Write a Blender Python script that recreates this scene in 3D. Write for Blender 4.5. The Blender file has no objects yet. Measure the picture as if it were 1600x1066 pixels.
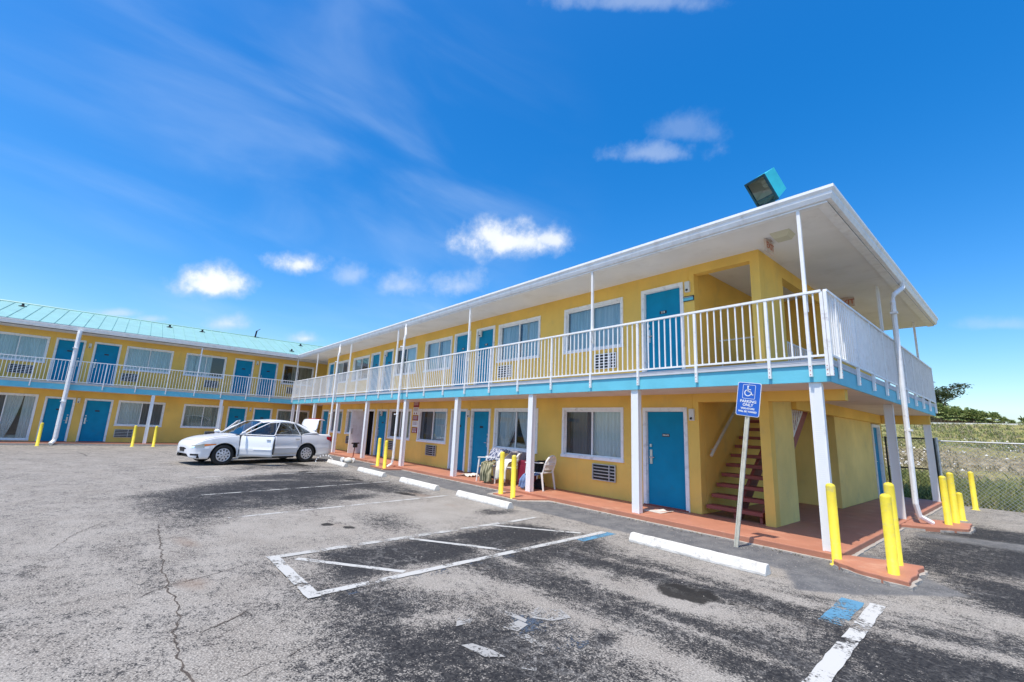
import bpy, bmesh, math, random
import numpy as np
from mathutils import Vector, Matrix
rnd = random.Random(7)
PI = math.pi
S = bpy.context.scene
C = S.collection

# ------------------------------------------------------------------ camera
cd = bpy.data.cameras.new('camera'); cam = bpy.data.objects.new('camera', cd); C.objects.link(cam)
YAW, PITCH, ROLL, FPX = 0.867, 0.193, 0.044, 695.1
Fw = Vector((-math.sin(YAW)*math.cos(PITCH), math.cos(YAW)*math.cos(PITCH), math.sin(PITCH)))
Rt = Vector((math.cos(YAW), math.sin(YAW), 0)); Up = Rt.cross(Fw)
r_ = Rt*math.cos(ROLL)+Up*math.sin(ROLL); u_ = -Rt*math.sin(ROLL)+Up*math.cos(ROLL)
M = Matrix((r_, u_, -Fw)).transposed().to_4x4(); M.translation = Vector((2.079, -7.714, 1.592))
cam.matrix_world = M
cd.sensor_width = 36; cd.lens = FPX/1600*36; cd.clip_start = .05; cd.clip_end = 5000
S.camera = cam
S.render.resolution_x = 1024; S.render.resolution_y = 682

# ------------------------------------------------------------------ sun, sky, exposure
TOSUN = Vector((0.085, -0.38, 1.0)).normalized()
SUN_EL = math.asin(TOSUN.z); SUN_AZ = math.atan2(TOSUN.x, TOSUN.y)
sl = bpy.data.lights.new('sun', 'SUN'); sl.energy = 3.2; sl.angle = math.radians(.5); sl.color = (1, .95, .85)
so = bpy.data.objects.new('sun', sl); C.objects.link(so); so.rotation_euler = TOSUN.to_track_quat('Z', 'Y').to_euler()
S.view_settings.view_transform = 'Standard'; S.view_settings.look = 'None'
S.view_settings.exposure = 0.62; S.view_settings.gamma = 1
W = bpy.data.worlds.new('World'); S.world = W; W.use_nodes = True
wn = W.node_tree.nodes; wl = W.node_tree.links; wn.clear()
def N(t, nodes=None, **kw):
    n = (nodes or wn).new(t)
    for k, v in kw.items(): setattr(n, k, v)
    return n
out = N('ShaderNodeOutputWorld'); bg = N('ShaderNodeBackground'); bg.inputs['Strength'].default_value = .15
sky = N('ShaderNodeTexSky', sky_type='NISHITA'); sky.sun_disc = False
sky.sun_elevation = SUN_EL; sky.sun_rotation = SUN_AZ; sky.air_density = 1.0; sky.dust_density = 1.2; sky.ozone_density = 2.5; sky.altitude = 0
hs = N('ShaderNodeHueSaturation'); hs.inputs['Saturation'].default_value = 1.48; hs.inputs['Hue'].default_value = .503; hs.inputs['Value'].default_value = 1.0
wl.new(sky.outputs[0], hs.inputs['Color']); wl.new(bg.outputs[0], out.inputs[0])
tc = N('ShaderNodeTexCoord'); DIR = tc.outputs['Generated']
def wmath(op, a, b=None, c=None, clamp=False):
    n = N('ShaderNodeMath', operation=op); n.use_clamp = clamp
    for i, v in enumerate((a, b, c)):
        if v is None: continue
        if isinstance(v, (int, float)): n.inputs[i].default_value = v
        else: wl.new(v, n.inputs[i])
    return n.outputs[0]
def wdot(vec):
    n = N('ShaderNodeVectorMath', operation='DOT_PRODUCT'); wl.new(DIR, n.inputs[0]); n.inputs[1].default_value = vec
    return n.outputs['Value']
def wnoise(scale, detail, vec=None, rough=.55, dist=0):
    n = N('ShaderNodeTexNoise'); n.inputs['Scale'].default_value = scale; n.inputs['Detail'].default_value = detail
    n.inputs['Roughness'].default_value = rough; n.inputs['Distortion'].default_value = dist
    wl.new(vec or DIR, n.inputs['Vector']); return n.outputs[0]
# cumulus puffs: (direction, half width, half height, strength)
def pix_dir(u, v): return (Fw + r_*((u-800)/FPX) - u_*((v-533)/FPX))
PUFFS = [(795,380,98,36,1),(770,372,45,30,1),(860,375,42,24,.9),(335,446,54,34,1),(470,413,40,25,1),(550,432,38,22,.5),(627,447,44,28,.55),(715,448,44,28,.6),
         (355,506,32,18,.7),(1065,203,50,28,.22),(1015,240,70,20,.42),(990,2,130,20,.38),(478,530,32,12,.8),(180,490,32,9,.55),(235,499,20,7,.5),
         (1565,655,40,10,.5),(1570,508,50,14,.3),(30,640,200,20,.6)]
cn = wnoise(19, 10, rough=.66); cnf = wnoise(8, 4)
dens = None
zup = Vector((0, 0, 1))
for (u, v, a, b, st) in PUFFS:
    c = pix_dir(u, v); k = 1/(FPX*c.length/1.0)*1.0; c = c.normalized()
    sc = 1/ (FPX*(pix_dir(u, v).length))
    rr = r_ - c*r_.dot(c); rr.normalize(); uu = c.cross(rr)*-1
    if uu.dot(zup) < 0: uu = -uu
    x = wdot(rr/(a*1.12*sc)); y = wdot(uu/(b*1.12*sc))
    # flatter base
    yb = wmath('MULTIPLY', wmath('MINIMUM', y, 0), 1.5); yt = wmath('MAXIMUM', y, 0); y = wmath('ADD', yb, yt)
    q = wmath('SQRT', wmath('ADD', wmath('MULTIPLY', x, x), wmath('MULTIPLY', y, y)))
    q = wmath('SUBTRACT', 1.0, q)
    q = wmath('ADD', q, wmath('MULTIPLY', wmath('SUBTRACT', cn, .5), 1.5))
    q = wmath('ADD', q, wmath('MULTIPLY', wmath('SUBTRACT', cnf, .5), 1.7))
    m = N('ShaderNodeMapRange', interpolation_type='SMOOTHSTEP'); wl.new(q, m.inputs[0])
    m.inputs[1].default_value = -.05; m.inputs[2].default_value = .95; m.inputs[3].default_value = 0; m.inputs[4].default_value = st
    g = wmath('MULTIPLY', m.outputs[0], wmath('GREATER_THAN', wdot(c), 0))
    dens = g if dens is None else wmath('MAXIMUM', dens, g)
# thin cirrus streaks, left half of the sky
ca = pix_dir(480, 330).normalized(); along = (pix_dir(700, 380)-pix_dir(100, 150)).normalized(); perp = ca.cross(along).normalized()
cb = N('ShaderNodeCombineXYZ'); wl.new(wdot(along*1.3), cb.inputs[0]); wl.new(wdot(perp*3.6), cb.inputs[1]); wl.new(wdot(ca), cb.inputs[2])
ci = wnoise(2.2, 5, cb.outputs[0], .5, .5)
cm = N('ShaderNodeMapRange', interpolation_type='SMOOTHSTEP'); wl.new(ci, cm.inputs[0])
cm.inputs[1].default_value = .36; cm.inputs[2].default_value = .95; cm.inputs[3].default_value = 0; cm.inputs[4].default_value = .30
mask = N('ShaderNodeMapRange', interpolation_type='SMOOTHSTEP'); wl.new(wdot(ca), mask.inputs[0]); mask.inputs[1].default_value = .80; mask.inputs[2].default_value = .97
cir = wmath('MULTIPLY', wmath('MULTIPLY', cm.outputs[0], mask.outputs[0]), .85)
mx = N('ShaderNodeMix', data_type='RGBA'); wl.new(cir, mx.inputs[0]); wl.new(hs.outputs[0], mx.inputs[6]); mx.inputs[7].default_value = (3.6, 4.3, 5.2, 1)
mx2 = N('ShaderNodeMix', data_type='RGBA'); wl.new(wmath('MULTIPLY', dens, .9), mx2.inputs[0]); wl.new(mx.outputs[2], mx2.inputs[6]); ccr = N('ShaderNodeMapRange', interpolation_type='SMOOTHSTEP'); wl.new(dens, ccr.inputs[0]); ccr.inputs[1].default_value = .35; ccr.inputs[2].default_value = 1.0
ccm = N('ShaderNodeMix', data_type='RGBA'); wl.new(wmath('MULTIPLY', ccr.outputs[0], wmath('ADD', .35, cnf)), ccm.inputs[0]); ccm.inputs[6].default_value = (3.1, 3.6, 4.4, 1); ccm.inputs[7].default_value = (4.9, 4.95, 5.05, 1)
wl.new(ccm.outputs[2], mx2.inputs[7])
wl.new(mx2.outputs[2], bg.inputs['Color'])

# ------------------------------------------------------------------ materials
def nodemat(name):
    m = bpy.data.materials.new(name); m.use_nodes = True; nt = m.node_tree; b = nt.nodes['Principled BSDF']
    return m, nt, b
def mat(name, col, rough=.6, vary=.12, scale=3, bump=0, bscale=60, metal=0, spec=.4, dirt=None, dirt_amt=0, dirt_scale=1.5, obj_tc=True, stretch=None, streak=None):
    m, nt, b = nodemat(name); n = nt.nodes; l = nt.links
    b.inputs['Roughness'].default_value = rough; b.inputs['Metallic'].default_value = metal; b.inputs['Specular IOR Level'].default_value = spec
    t = n.new('ShaderNodeTexCoord'); src = t.outputs['Object']
    if stretch:
        mp = n.new('ShaderNodeMapping'); mp.inputs['Scale'].default_value = stretch; l.new(src, mp.inputs[0]); src = mp.outputs[0]
    nz = n.new('ShaderNodeTexNoise'); nz.inputs['Scale'].default_value = scale; nz.inputs['Detail'].default_value = 6; l.new(src, nz.inputs['Vector'])
    mr = n.new('ShaderNodeMapRange'); l.new(nz.outputs[0], mr.inputs[0]); mr.inputs[1].default_value = .3; mr.inputs[2].default_value = .7
    mr.inputs[3].default_value = 1-vary; mr.inputs[4].default_value = 1+vary
    mul = n.new('ShaderNodeVectorMath'); mul.operation = 'SCALE'; mul.inputs[0].default_value = col; l.new(mr.outputs[0], mul.inputs['Scale'])
    last = mul.outputs[0]
    if dirt:
        dz = n.new('ShaderNodeTexNoise'); dz.inputs['Scale'].default_value = dirt_scale; dz.inputs['Detail'].default_value = 9; dz.inputs['Roughness'].default_value = .68; l.new(src, dz.inputs['Vector'])
        dr = n.new('ShaderNodeMapRange'); dr.interpolation_type = 'SMOOTHSTEP'; l.new(dz.outputs[0], dr.inputs[0]); dr.inputs[1].default_value = .52; dr.inputs[2].default_value = .75; dr.inputs[4].default_value = dirt_amt
        mm = n.new('ShaderNodeMix'); mm.data_type = 'RGBA'; l.new(dr.outputs[0], mm.inputs[0]); l.new(last, mm.inputs[6]); mm.inputs[7].default_value = (*dirt, 1); last = mm.outputs[2]
    if streak:
        mp2 = n.new('ShaderNodeMapping'); mp2.inputs['Scale'].default_value = (5, 5, .7); l.new(t.outputs['Object'], mp2.inputs[0])
        sz = n.new('ShaderNodeTexNoise'); sz.inputs['Scale'].default_value = 1.0; sz.inputs['Detail'].default_value = 7; sz.inputs['Roughness'].default_value = .6; l.new(mp2.outputs[0], sz.inputs['Vector'])
        sr = n.new('ShaderNodeMapRange'); sr.interpolation_type = 'SMOOTHSTEP'; l.new(sz.outputs[0], sr.inputs[0]); sr.inputs[1].default_value = .52; sr.inputs[2].default_value = .72; sr.inputs[4].default_value = streak[1]
        sm = n.new('ShaderNodeMix'); sm.data_type = 'RGBA'; l.new(sr.outputs[0], sm.inputs[0]); l.new(last, sm.inputs[6]); sm.inputs[7].default_value = (*streak[0], 1); last = sm.outputs[2]
    l.new(last, b.inputs['Base Color'])
    if bump:
        bz = n.new('ShaderNodeTexNoise'); bz.inputs['Scale'].default_value = bscale; bz.inputs['Detail'].default_value = 4; l.new(t.outputs['Object'], bz.inputs['Vector'])
        bp = n.new('ShaderNodeBump'); bp.inputs['Strength'].default_value = bump; bp.inputs['Distance'].default_value = .01; l.new(bz.outputs[0], bp.inputs['Height']); l.new(bp.outputs[0], b.inputs['Normal'])
    return m
YELLOW = mat('yellow stucco', (.88, .565, .135), .85, .10, .9, .8, 70, spec=.2, dirt=(.64, .45, .17), dirt_amt=.45, dirt_scale=1.6, streak=((.60, .43, .17), .16))
PALEYEL = mat('faded yellow stucco', (.86, .63, .21), .85, .10, 1.2, .9, 60, spec=.2, dirt=(.58, .46, .22), dirt_amt=.45, streak=((.55, .45, .22), .14))
TEALDOOR = mat('blue door paint', (.004, .245, .41), .5, .08, 3, .15, 60, spec=.15, dirt=(.03, .20, .30), dirt_amt=.5, dirt_scale=5)
WHITE = mat('white paint', (.88, .87, .85), .5, .05, 6, dirt=(.52, .44, .36), dirt_amt=.35, dirt_scale=5, streak=((.50, .40, .31), .22))
WORNWHITE = mat('worn white paint', (.87, .86, .84), .55, .05, 8, dirt=(.38, .34, .32), dirt_amt=.6, dirt_scale=7)
SOFFIT = mat('white soffit stucco', (.85, .82, .77), .9, .05, 1.3, .4, 70, spec=.1, dirt=(.60, .55, .47), dirt_amt=.35)
PINKSOF = mat('pinkish white slab paint', (.80, .70, .62), .85, .05, 2, .3, 60, spec=.1, dirt=(.55, .45, .38), dirt_amt=.4, dirt_scale=2.5)
LTBLUE = mat('light blue fascia paint', (.15, .54, .66), .6, .06, 3, .2, 40, dirt=(.22, .50, .58), dirt_amt=.35, dirt_scale=2)
DECKEDGE = mat('grey deck edge', (.58, .58, .60), .7, .08, 5)
TERRA = mat('terracotta floor paint', (.43, .18, .11), .6, .10, 2.2, .25, 50, dirt=(.60, .36, .24), dirt_amt=.55, dirt_scale=2.5)
CURBW = mat('crumbled pale curb edge', (.40, .36, .31), .9, .18, 14, .8, 60, dirt=(.2, .17, .14), dirt_amt=.7, dirt_scale=12)
TEALROOF = mat('seafoam metal roof', (.28, .49, .44), .38, .06, 1.5, metal=.0, spec=.5, dirt=(.26, .58, .55), dirt_amt=.4, stretch=(1, 1, 1))
STEPRED = mat('maroon step paint', (.28, .07, .052), .6, .14, 6, .3, 80, dirt=(.34, .14, .11), dirt_amt=.55, dirt_scale=7)
BLACK = mat('black', (.015, .015, .017), .45, .1)
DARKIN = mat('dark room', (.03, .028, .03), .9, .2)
METAL = mat('satin metal', (.55, .54, .52), .35, .08, 8, metal=.9)
GALV = mat('galvanised steel', (.52, .53, .54), .45, .15, 10, metal=.6)
BOLL = mat('yellow bollard paint', (.78, .62, .045), .6, .12, 5, .3, 50, dirt=(.50, .43, .20), dirt_amt=.9, dirt_scale=9, streak=((.33, .24, .10), .35))
STOPM = mat('white wheel stop concrete', (.66, .63, .57), .8, .10, 9, .8, 60, dirt=(.26, .23, .20), dirt_amt=.8, dirt_scale=10)
SIGNBLUE = mat('blue sign sheeting', (.02, .12, .52), .35, .03, 4)
SIGNWHITE = mat('white sign sheeting', (.82, .82, .80), .4, .02, 4)
SIGNMAROON = mat('maroon sign paint', (.30, .035, .045), .5, .1, 8)
GREENPOST = mat('weathered pale post', (.60, .56, .45), .7, .12, 12, .3, 60, dirt=(.30, .23, .14), dirt_amt=.5, dirt_scale=9)
PLATE = mat('black number plate', (.02, .02, .03), .3, .1)
BOXW = mat('white plastic box', (.72, .71, .66), .5, .05)
FLOODT = mat('teal floodlight paint', (.05, .50, .58), .4, .08, 6)
FLOODDK = mat('dark teal frame', (.015, .06, .08), .4, .1)
REFL = mat('reflector', (.75, .73, .64), .5, .1, 3, metal=.25)
LENSC = mat('beige diffuser', (.60, .57, .42), .4, .05)
EXITRED = mat('faded exit red', (.50, .16, .09), .5, .15, 20)
BARK = mat('bark', (.10, .08, .06), .9, .3, 8, .6, 30)
PLASTICW = mat('white chair plastic', (.82, .80, .76), .35, .04, 6, dirt=(.55, .5, .4), dirt_amt=.3)
SUITCASE = mat('maroon fabric', (.22, .015, .045), .7, .15, 20, .4, 150)
TOWELG = mat('grey brown towel', (.30, .27, .28), .95, .15, 12, .6, 120)
CREAM = mat('cream cloth', (.72, .68, .58), .95, .1, 10, .5, 90)
DENIM = mat('blue denim', (.16, .24, .42), .9, .2, 15, .5, 150)
BLKCLOTH = mat('black cloth', (.02, .02, .025), .95, .2, 12, .5, 90)
ORANGE = mat('orange plastic', (.8, .25, .05), .5)
def stripes(name, a, b, sc):
    m, nt, bs = nodemat(name); n = nt.nodes; l = nt.links
    t = n.new('ShaderNodeTexCoord'); w = n.new('ShaderNodeTexWave'); w.inputs['Scale'].default_value = sc; w.inputs['Distortion'].default_value = 1.5
    l.new(t.outputs['Object'], w.inputs[0]); mm = n.new('ShaderNodeMix'); mm.data_type = 'RGBA'; l.new(w.outputs[0], mm.inputs[0])
    mm.inputs[6].default_value = (*a, 1); mm.inputs[7].default_value = (*b, 1); l.new(mm.outputs[2], bs.inputs['Base Color']); bs.inputs['Roughness'].default_value = .95
    return m
CAMO = stripes('olive striped cloth', (.06, .065, .03), (.42, .38, .24), 5)
PLAID = stripes('blue patterned cloth', (.05, .07, .16), (.55, .55, .6), 9)
def glassmat(name, tint, gl=1.0, base=0.0, basecol=(.02, .02, .02)):
    m = bpy.data.materials.new(name); m.use_nodes = True; n = m.node_tree.nodes; l = m.node_tree.links; n.clear()
    o = n.new('ShaderNodeOutputMaterial'); tr = n.new('ShaderNodeBsdfTransparent'); tr.inputs[0].default_value = (*tint, 1)
    g = n.new('ShaderNodeBsdfGlossy'); g.inputs['Roughness'].default_value = .015; g.inputs[0].default_value = (.95, .97, 1, 1)
    f = n.new('ShaderNodeFresnel'); f.inputs[0].default_value = 1.55
    nz = n.new('ShaderNodeTexNoise'); nz.inputs['Scale'].default_value = 1.3; bp = n.new('ShaderNodeBump'); bp.inputs['Strength'].default_value = .04; bp.inputs['Distance'].default_value = .02
    t = n.new('ShaderNodeTexCoord'); l.new(t.outputs['Object'], nz.inputs['Vector']); l.new(nz.outputs[0], bp.inputs['Height']); l.new(bp.outputs[0], g.inputs['Normal'])
    mu = n.new('ShaderNodeMath'); mu.operation = 'MULTIPLY'; mu.use_clamp = True; l.new(f.outputs[0], mu.inputs[0]); mu.inputs[1].default_value = gl
    under = tr.outputs[0]
    if base:
        d = n.new('ShaderNodeBsdfDiffuse'); d.inputs[0].default_value = (*basecol, 1); mb = n.new('ShaderNodeMixShader'); mb.inputs[0].default_value = base
        l.new(tr.outputs[0], mb.inputs[1]); l.new(d.outputs[0], mb.inputs[2]); under = mb.outputs[0]
    mi = n.new('ShaderNodeMixShader'); l.new(mu.outputs[0], mi.inputs[0]); l.new(under, mi.inputs[1]); l.new(g.outputs[0], mi.inputs[2]); l.new(mi.outputs[0], o.inputs[0])
    return m
GLASS = glassmat('window glass', (.80, .84, .84), 1.6)
SCREEN = glassmat('screened glass', (.66, .66, .68), .7, .55, (.06, .06, .065))
CARGLASS = glassmat('car glass', (.42, .47, .49), 1.1)
HEADL = glassmat('lamp lens', (.7, .72, .7), 2.0, .8, (.30, .30, .26))
def curtain_mat(name, a, b):
    m, nt, bs = nodemat(name); n = nt.nodes; l = nt.links
    t = n.new('ShaderNodeTexCoord'); mp = n.new('ShaderNodeMapping'); mp.inputs['Scale'].default_value = (9, 9, .5); l.new(t.outputs['Object'], mp.inputs[0])
    z = n.new('ShaderNodeTexNoise'); z.inputs['Scale'].default_value = 1.5; l.new(mp.outputs[0], z.inputs[0]); r = n.new('ShaderNodeMapRange'); l.new(z.outputs[0], r.inputs[0]); r.inputs[1].default_value = .35; r.inputs[2].default_value = .65
    mm = n.new('ShaderNodeMix'); mm.data_type = 'RGBA'; l.new(r.outputs[0], mm.inputs[0]); mm.inputs[6].default_value = (*a, 1); mm.inputs[7].default_value = (*b, 1)
    l.new(mm.outputs[2], bs.inputs['Base Color']); bs.inputs['Roughness'].default_value = .95
    return m
CURT_T = curtain_mat('pale teal curtain', (.62, .78, .80), (.82, .92, .93))
CURT_W = curtain_mat('white curtain', (.78, .77, .76), (.90, .89, .87))
CURT_B = curtain_mat('beige curtain', (.50, .46, .38), (.70, .66, .56))
def carpaint():
    m, nt, b = nodemat('white car paint'); b.inputs['Base Color'].default_value = (.80, .80, .81, 1); b.inputs['Roughness'].default_value = .35
    b.inputs['Coat Weight'].default_value = .8; b.inputs['Coat Roughness'].default_value = .05; return m
PAINT = carpaint()
RUBBER = mat('rubber', (.02, .02, .02), .8, .2, 20)
HUB = mat('silver hubcap', (.66, .66, .67), .35, .05, metal=.35)
TAILRED = mat('tail lamp red', (.45, .01, .02), .15, .1, 5)
AMBER = mat('amber lamp', (.75, .22, .05), .2, .1)
SEATG = mat('grey car seat', (.22, .22, .23), .9, .1)

# asphalt
def asphalt():
    m, nt, b = nodemat('aged asphalt'); n = nt.nodes; l = nt.links
    def nz(s, d=6, r=.6, vec=None):
        q = n.new('ShaderNodeTexNoise'); q.inputs['Scale'].default_value = s; q.inputs['Detail'].default_value = d; q.inputs['Roughness'].default_value = r
        l.new(vec or tc.outputs['Object'], q.inputs['Vector']); return q.outputs[0]
    def mth(op, a, c=None, clamp=False):
        q = n.new('ShaderNodeMath'); q.operation = op; q.use_clamp = clamp
        for i, v in enumerate((a, c)):
            if v is None: continue
            if isinstance(v, (int, float)): q.inputs[i].default_value = v
            else: l.new(v, q.inputs[i])
        return q.outputs[0]
    def mr(v, a, c, lo=0, hi=1, smooth=True):
        q = n.new('ShaderNodeMapRange'); q.interpolation_type = 'SMOOTHSTEP' if smooth else 'LINEAR'
        l.new(v, q.inputs[0]); q.inputs[1].default_value = a; q.inputs[2].default_value = c; q.inputs[3].default_value = lo; q.inputs[4].default_value = hi; return q.outputs[0]
    def mix(f, a, c):
        q = n.new('ShaderNodeMix'); q.data_type = 'RGBA'
        l.new(f, q.inputs[0])
        for i, v in ((6, a), (7, c)):
            if isinstance(v, tuple): q.inputs[i].default_value = (*v, 1)
            else: l.new(v, q.inputs[i])
        return q.outputs[2]
    def at(name):
        q = n.new('ShaderNodeAttribute'); q.attribute_name = name; return q.outputs['Fac']
    tc = n.new('ShaderNodeTexCoord')
    dark = at('dark'); brown = at('brown'); sealer = at('smooth'); oil = at('oil')
    big = nz(.9, 7, .65); mid = nz(4.5, 6, .65); speck = nz(64, 4, .7); speck2 = nz(17, 7, .75); streakn = nz(2.2, 8, .75)
    # worn coating: where 'dark' is high the black coating survives, aggregate shows through in grains
    k = mth('ADD', dark, mth('MULTIPLY', mth('SUBTRACT', big, .5), .55))
    k = mth('ADD', k, mth('MULTIPLY', mth('SUBTRACT', mid, .5), .6))
    k = mth('ADD', k, mth('MULTIPLY', mth('SUBTRACT', streakn, .5), .5))
    cover = mr(mth('ADD', k, mth('MULTIPLY', mth('SUBTRACT', nz(11, 8, .75), .5), .7)), -.05, 1.15, smooth=False)
    thr = mth('ADD', mth('MULTIPLY', speck, .58), mth('MULTIPLY', speck2, .42))   # ~0.5 mean
    g = mth('SUBTRACT', mth('ADD', thr, mth('MULTIPLY', cover, .33)), .125)
    grain = mr(g, .465, .555)
    tone = nz(1.7, 5)
    light = mix(mr(tone, .35, .65), (.20, .178, .152), (.265, .242, .212))
    pale = mix(mr(nz(70, 3, .7), .46, .60), light, (.41, .375, .325))
    blk = mix(mr(nz(30, 4), .35, .65), (.014, .014, .016), (.046, .044, .043))
    col = mix(grain, pale, blk)
    smooth_c = mix(mr(nz(3, 7, .7), .35, .7), (.10, .10, .103), (.17, .166, .16))
    smooth_c = mix(mr(nz(45, 4), .56, .68), smooth_c, (.26, .25, .24))
    col = mix(mr(mth('ADD', sealer, mth('MULTIPLY', mth('SUBTRACT', mid, .5), .5)), .3, .7), col, smooth_c)
    col = mix(mr(mth('ADD', brown, mth('MULTIPLY', mth('SUBTRACT', mid, .5), .5)), .35, .95, 0, .6), col, (.20, .13, .085))
    col = mix(mr(mth('ADD', oil, mth('MULTIPLY', mth('SUBTRACT', mid, .5), 1.0)), .42, .62, 0, .95), col, (.018, .016, .014))
    # hairline cracks
    wv = n.new('ShaderNodeVectorMath'); wv.operation = 'ADD'; dn = n.new('ShaderNodeTexNoise'); dn.inputs['Scale'].default_value = 1.6; dn.inputs['Detail'].default_value = 8; dn.inputs['Roughness'].default_value = .7
    l.new(tc.outputs['Object'], dn.inputs['Vector']); sc = n.new('ShaderNodeVectorMath'); sc.operation = 'SCALE'; l.new(dn.outputs['Color'], sc.inputs[0]); sc.inputs['Scale'].default_value = .9
    l.new(tc.outputs['Object'], wv.inputs[0]); l.new(sc.outputs[0], wv.inputs[1])
    vo = n.new('ShaderNodeTexVoronoi'); vo.feature = 'DISTANCE_TO_EDGE'; vo.inputs['Scale'].default_value = .42; l.new(wv.outputs[0], vo.inputs['Vector'])
    ck = mth('MULTIPLY', mr(vo.outputs['Distance'], .0015, .006, 1, 0), mr(nz(.5, 3), .48, .6))
    ck = mth('MULTIPLY', ck, mth('SUBTRACT', 1, mth('MULTIPLY', sealer, .8)))
    col = mix(mth('MULTIPLY', ck, .8), col, (.05, .042, .038))
    vo2 = n.new('ShaderNodeTexVoronoi'); vo2.feature = 'DISTANCE_TO_EDGE'; vo2.inputs['Scale'].default_value = 1.9; l.new(wv.outputs[0], vo2.inputs['Vector'])
    ck2 = mth('MULTIPLY', mr(vo2.outputs['Distance'], .004, .014, 1, 0), mr(nz(1.1, 4), .5, .62))
    ck2 = mth('MULTIPLY', ck2, cover)
    col = mix(mth('MULTIPLY', ck2, .6), col, (.40, .38, .35))
    vein = mr(mth('ABSOLUTE', mth('SUBTRACT', nz(2.6, 9, .72), .5)), .0, .018, 1, 0)
    vein = mth('MULTIPLY', vein, mth('MULTIPLY', cover, mr(nz(1.3, 3), .45, .6)))
    col = mix(mth('MULTIPLY', vein, .5), col, (.40, .38, .35))
    l.new(col, b.inputs['Base Color']); b.inputs['Roughness'].default_value = .9; b.inputs['Specular IOR Level'].default_value = .25
    bp = n.new('ShaderNodeBump'); bp.inputs['Strength'].default_value = .75; bp.inputs['Distance'].default_value = .008; l.new(thr, bp.inputs['Height']); l.new(bp.outputs[0], b.inputs['Normal'])
    return m
ASPH = asphalt()
def linepaint(name, col, wear):
    m, nt, b = nodemat(name); n = nt.nodes; l = nt.links; t = n.new('ShaderNodeTexCoord')
    a = n.new('ShaderNodeTexNoise'); a.inputs['Scale'].default_value = 34; a.inputs['Detail'].default_value = 8; a.inputs['Roughness'].default_value = .72; l.new(t.outputs['Object'], a.inputs['Vector'])
    c = n.new('ShaderNodeTexNoise'); c.inputs['Scale'].default_value = 3; c.inputs['Detail'].default_value = 5; l.new(t.outputs['Object'], c.inputs['Vector'])
    ad = n.new('ShaderNodeMath'); ad.operation = 'ADD'; l.new(a.outputs[0], ad.inputs[0]); l.new(c.outputs[0], ad.inputs[1])
    r = n.new('ShaderNodeMapRange'); l.new(ad.outputs[0], r.inputs[0]); r.inputs[1].default_value = wear; r.inputs[2].default_value = wear+.10
    b.inputs['Base Color'].default_value = (*col, 1); b.inputs['Roughness'].default_value = .8
    tr = n.new('ShaderNodeBsdfTransparent'); mi = n.new('ShaderNodeMixShader'); l.new(r.outputs[0], mi.inputs[0]); l.new(tr.outputs[0], mi.inputs[1]); l.new(b.outputs[0], mi.inputs[2])
    l.new(mi.outputs[0], n['Material Output'].inputs[0]); return m
LINEW = linepaint('white line paint', (.46, .45, .42), .85)
LINEFADE = linepaint('faded white line paint', (.42, .41, .38), .92)
LINEB = linepaint('faded blue paint', (.09, .24, .36), .89)
SYMB = linepaint('worn symbol paint', (.33, .32, .30), .97)
CRACKM = mat('dirt filled crack', (.085, .068, .055), .95, .4, 30)
def siding():
    m, nt, b = nodemat('white siding column'); n = nt.nodes; l = nt.links; t = n.new('ShaderNodeTexCoord'); s = n.new('ShaderNodeSeparateXYZ'); l.new(t.outputs['Object'], s.inputs[0])
    w = n.new('ShaderNodeMath'); w.operation = 'MULTIPLY'; l.new(s.outputs[2], w.inputs[0]); w.inputs[1].default_value = 34
    f = n.new('ShaderNodeMath'); f.operation = 'FRACT'; l.new(w.outputs[0], f.inputs[0]); bp = n.new('ShaderNodeBump'); bp.inputs['Strength'].default_value = .35; bp.inputs['Distance'].default_value = .004
    l.new(f.outputs[0], bp.inputs['Height']); l.new(bp.outputs[0], b.inputs['Normal']); b.inputs['Base Color'].default_value = (.88, .87, .86, 1); b.inputs['Roughness'].default_value = .6; return m
SIDING = siding()

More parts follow.
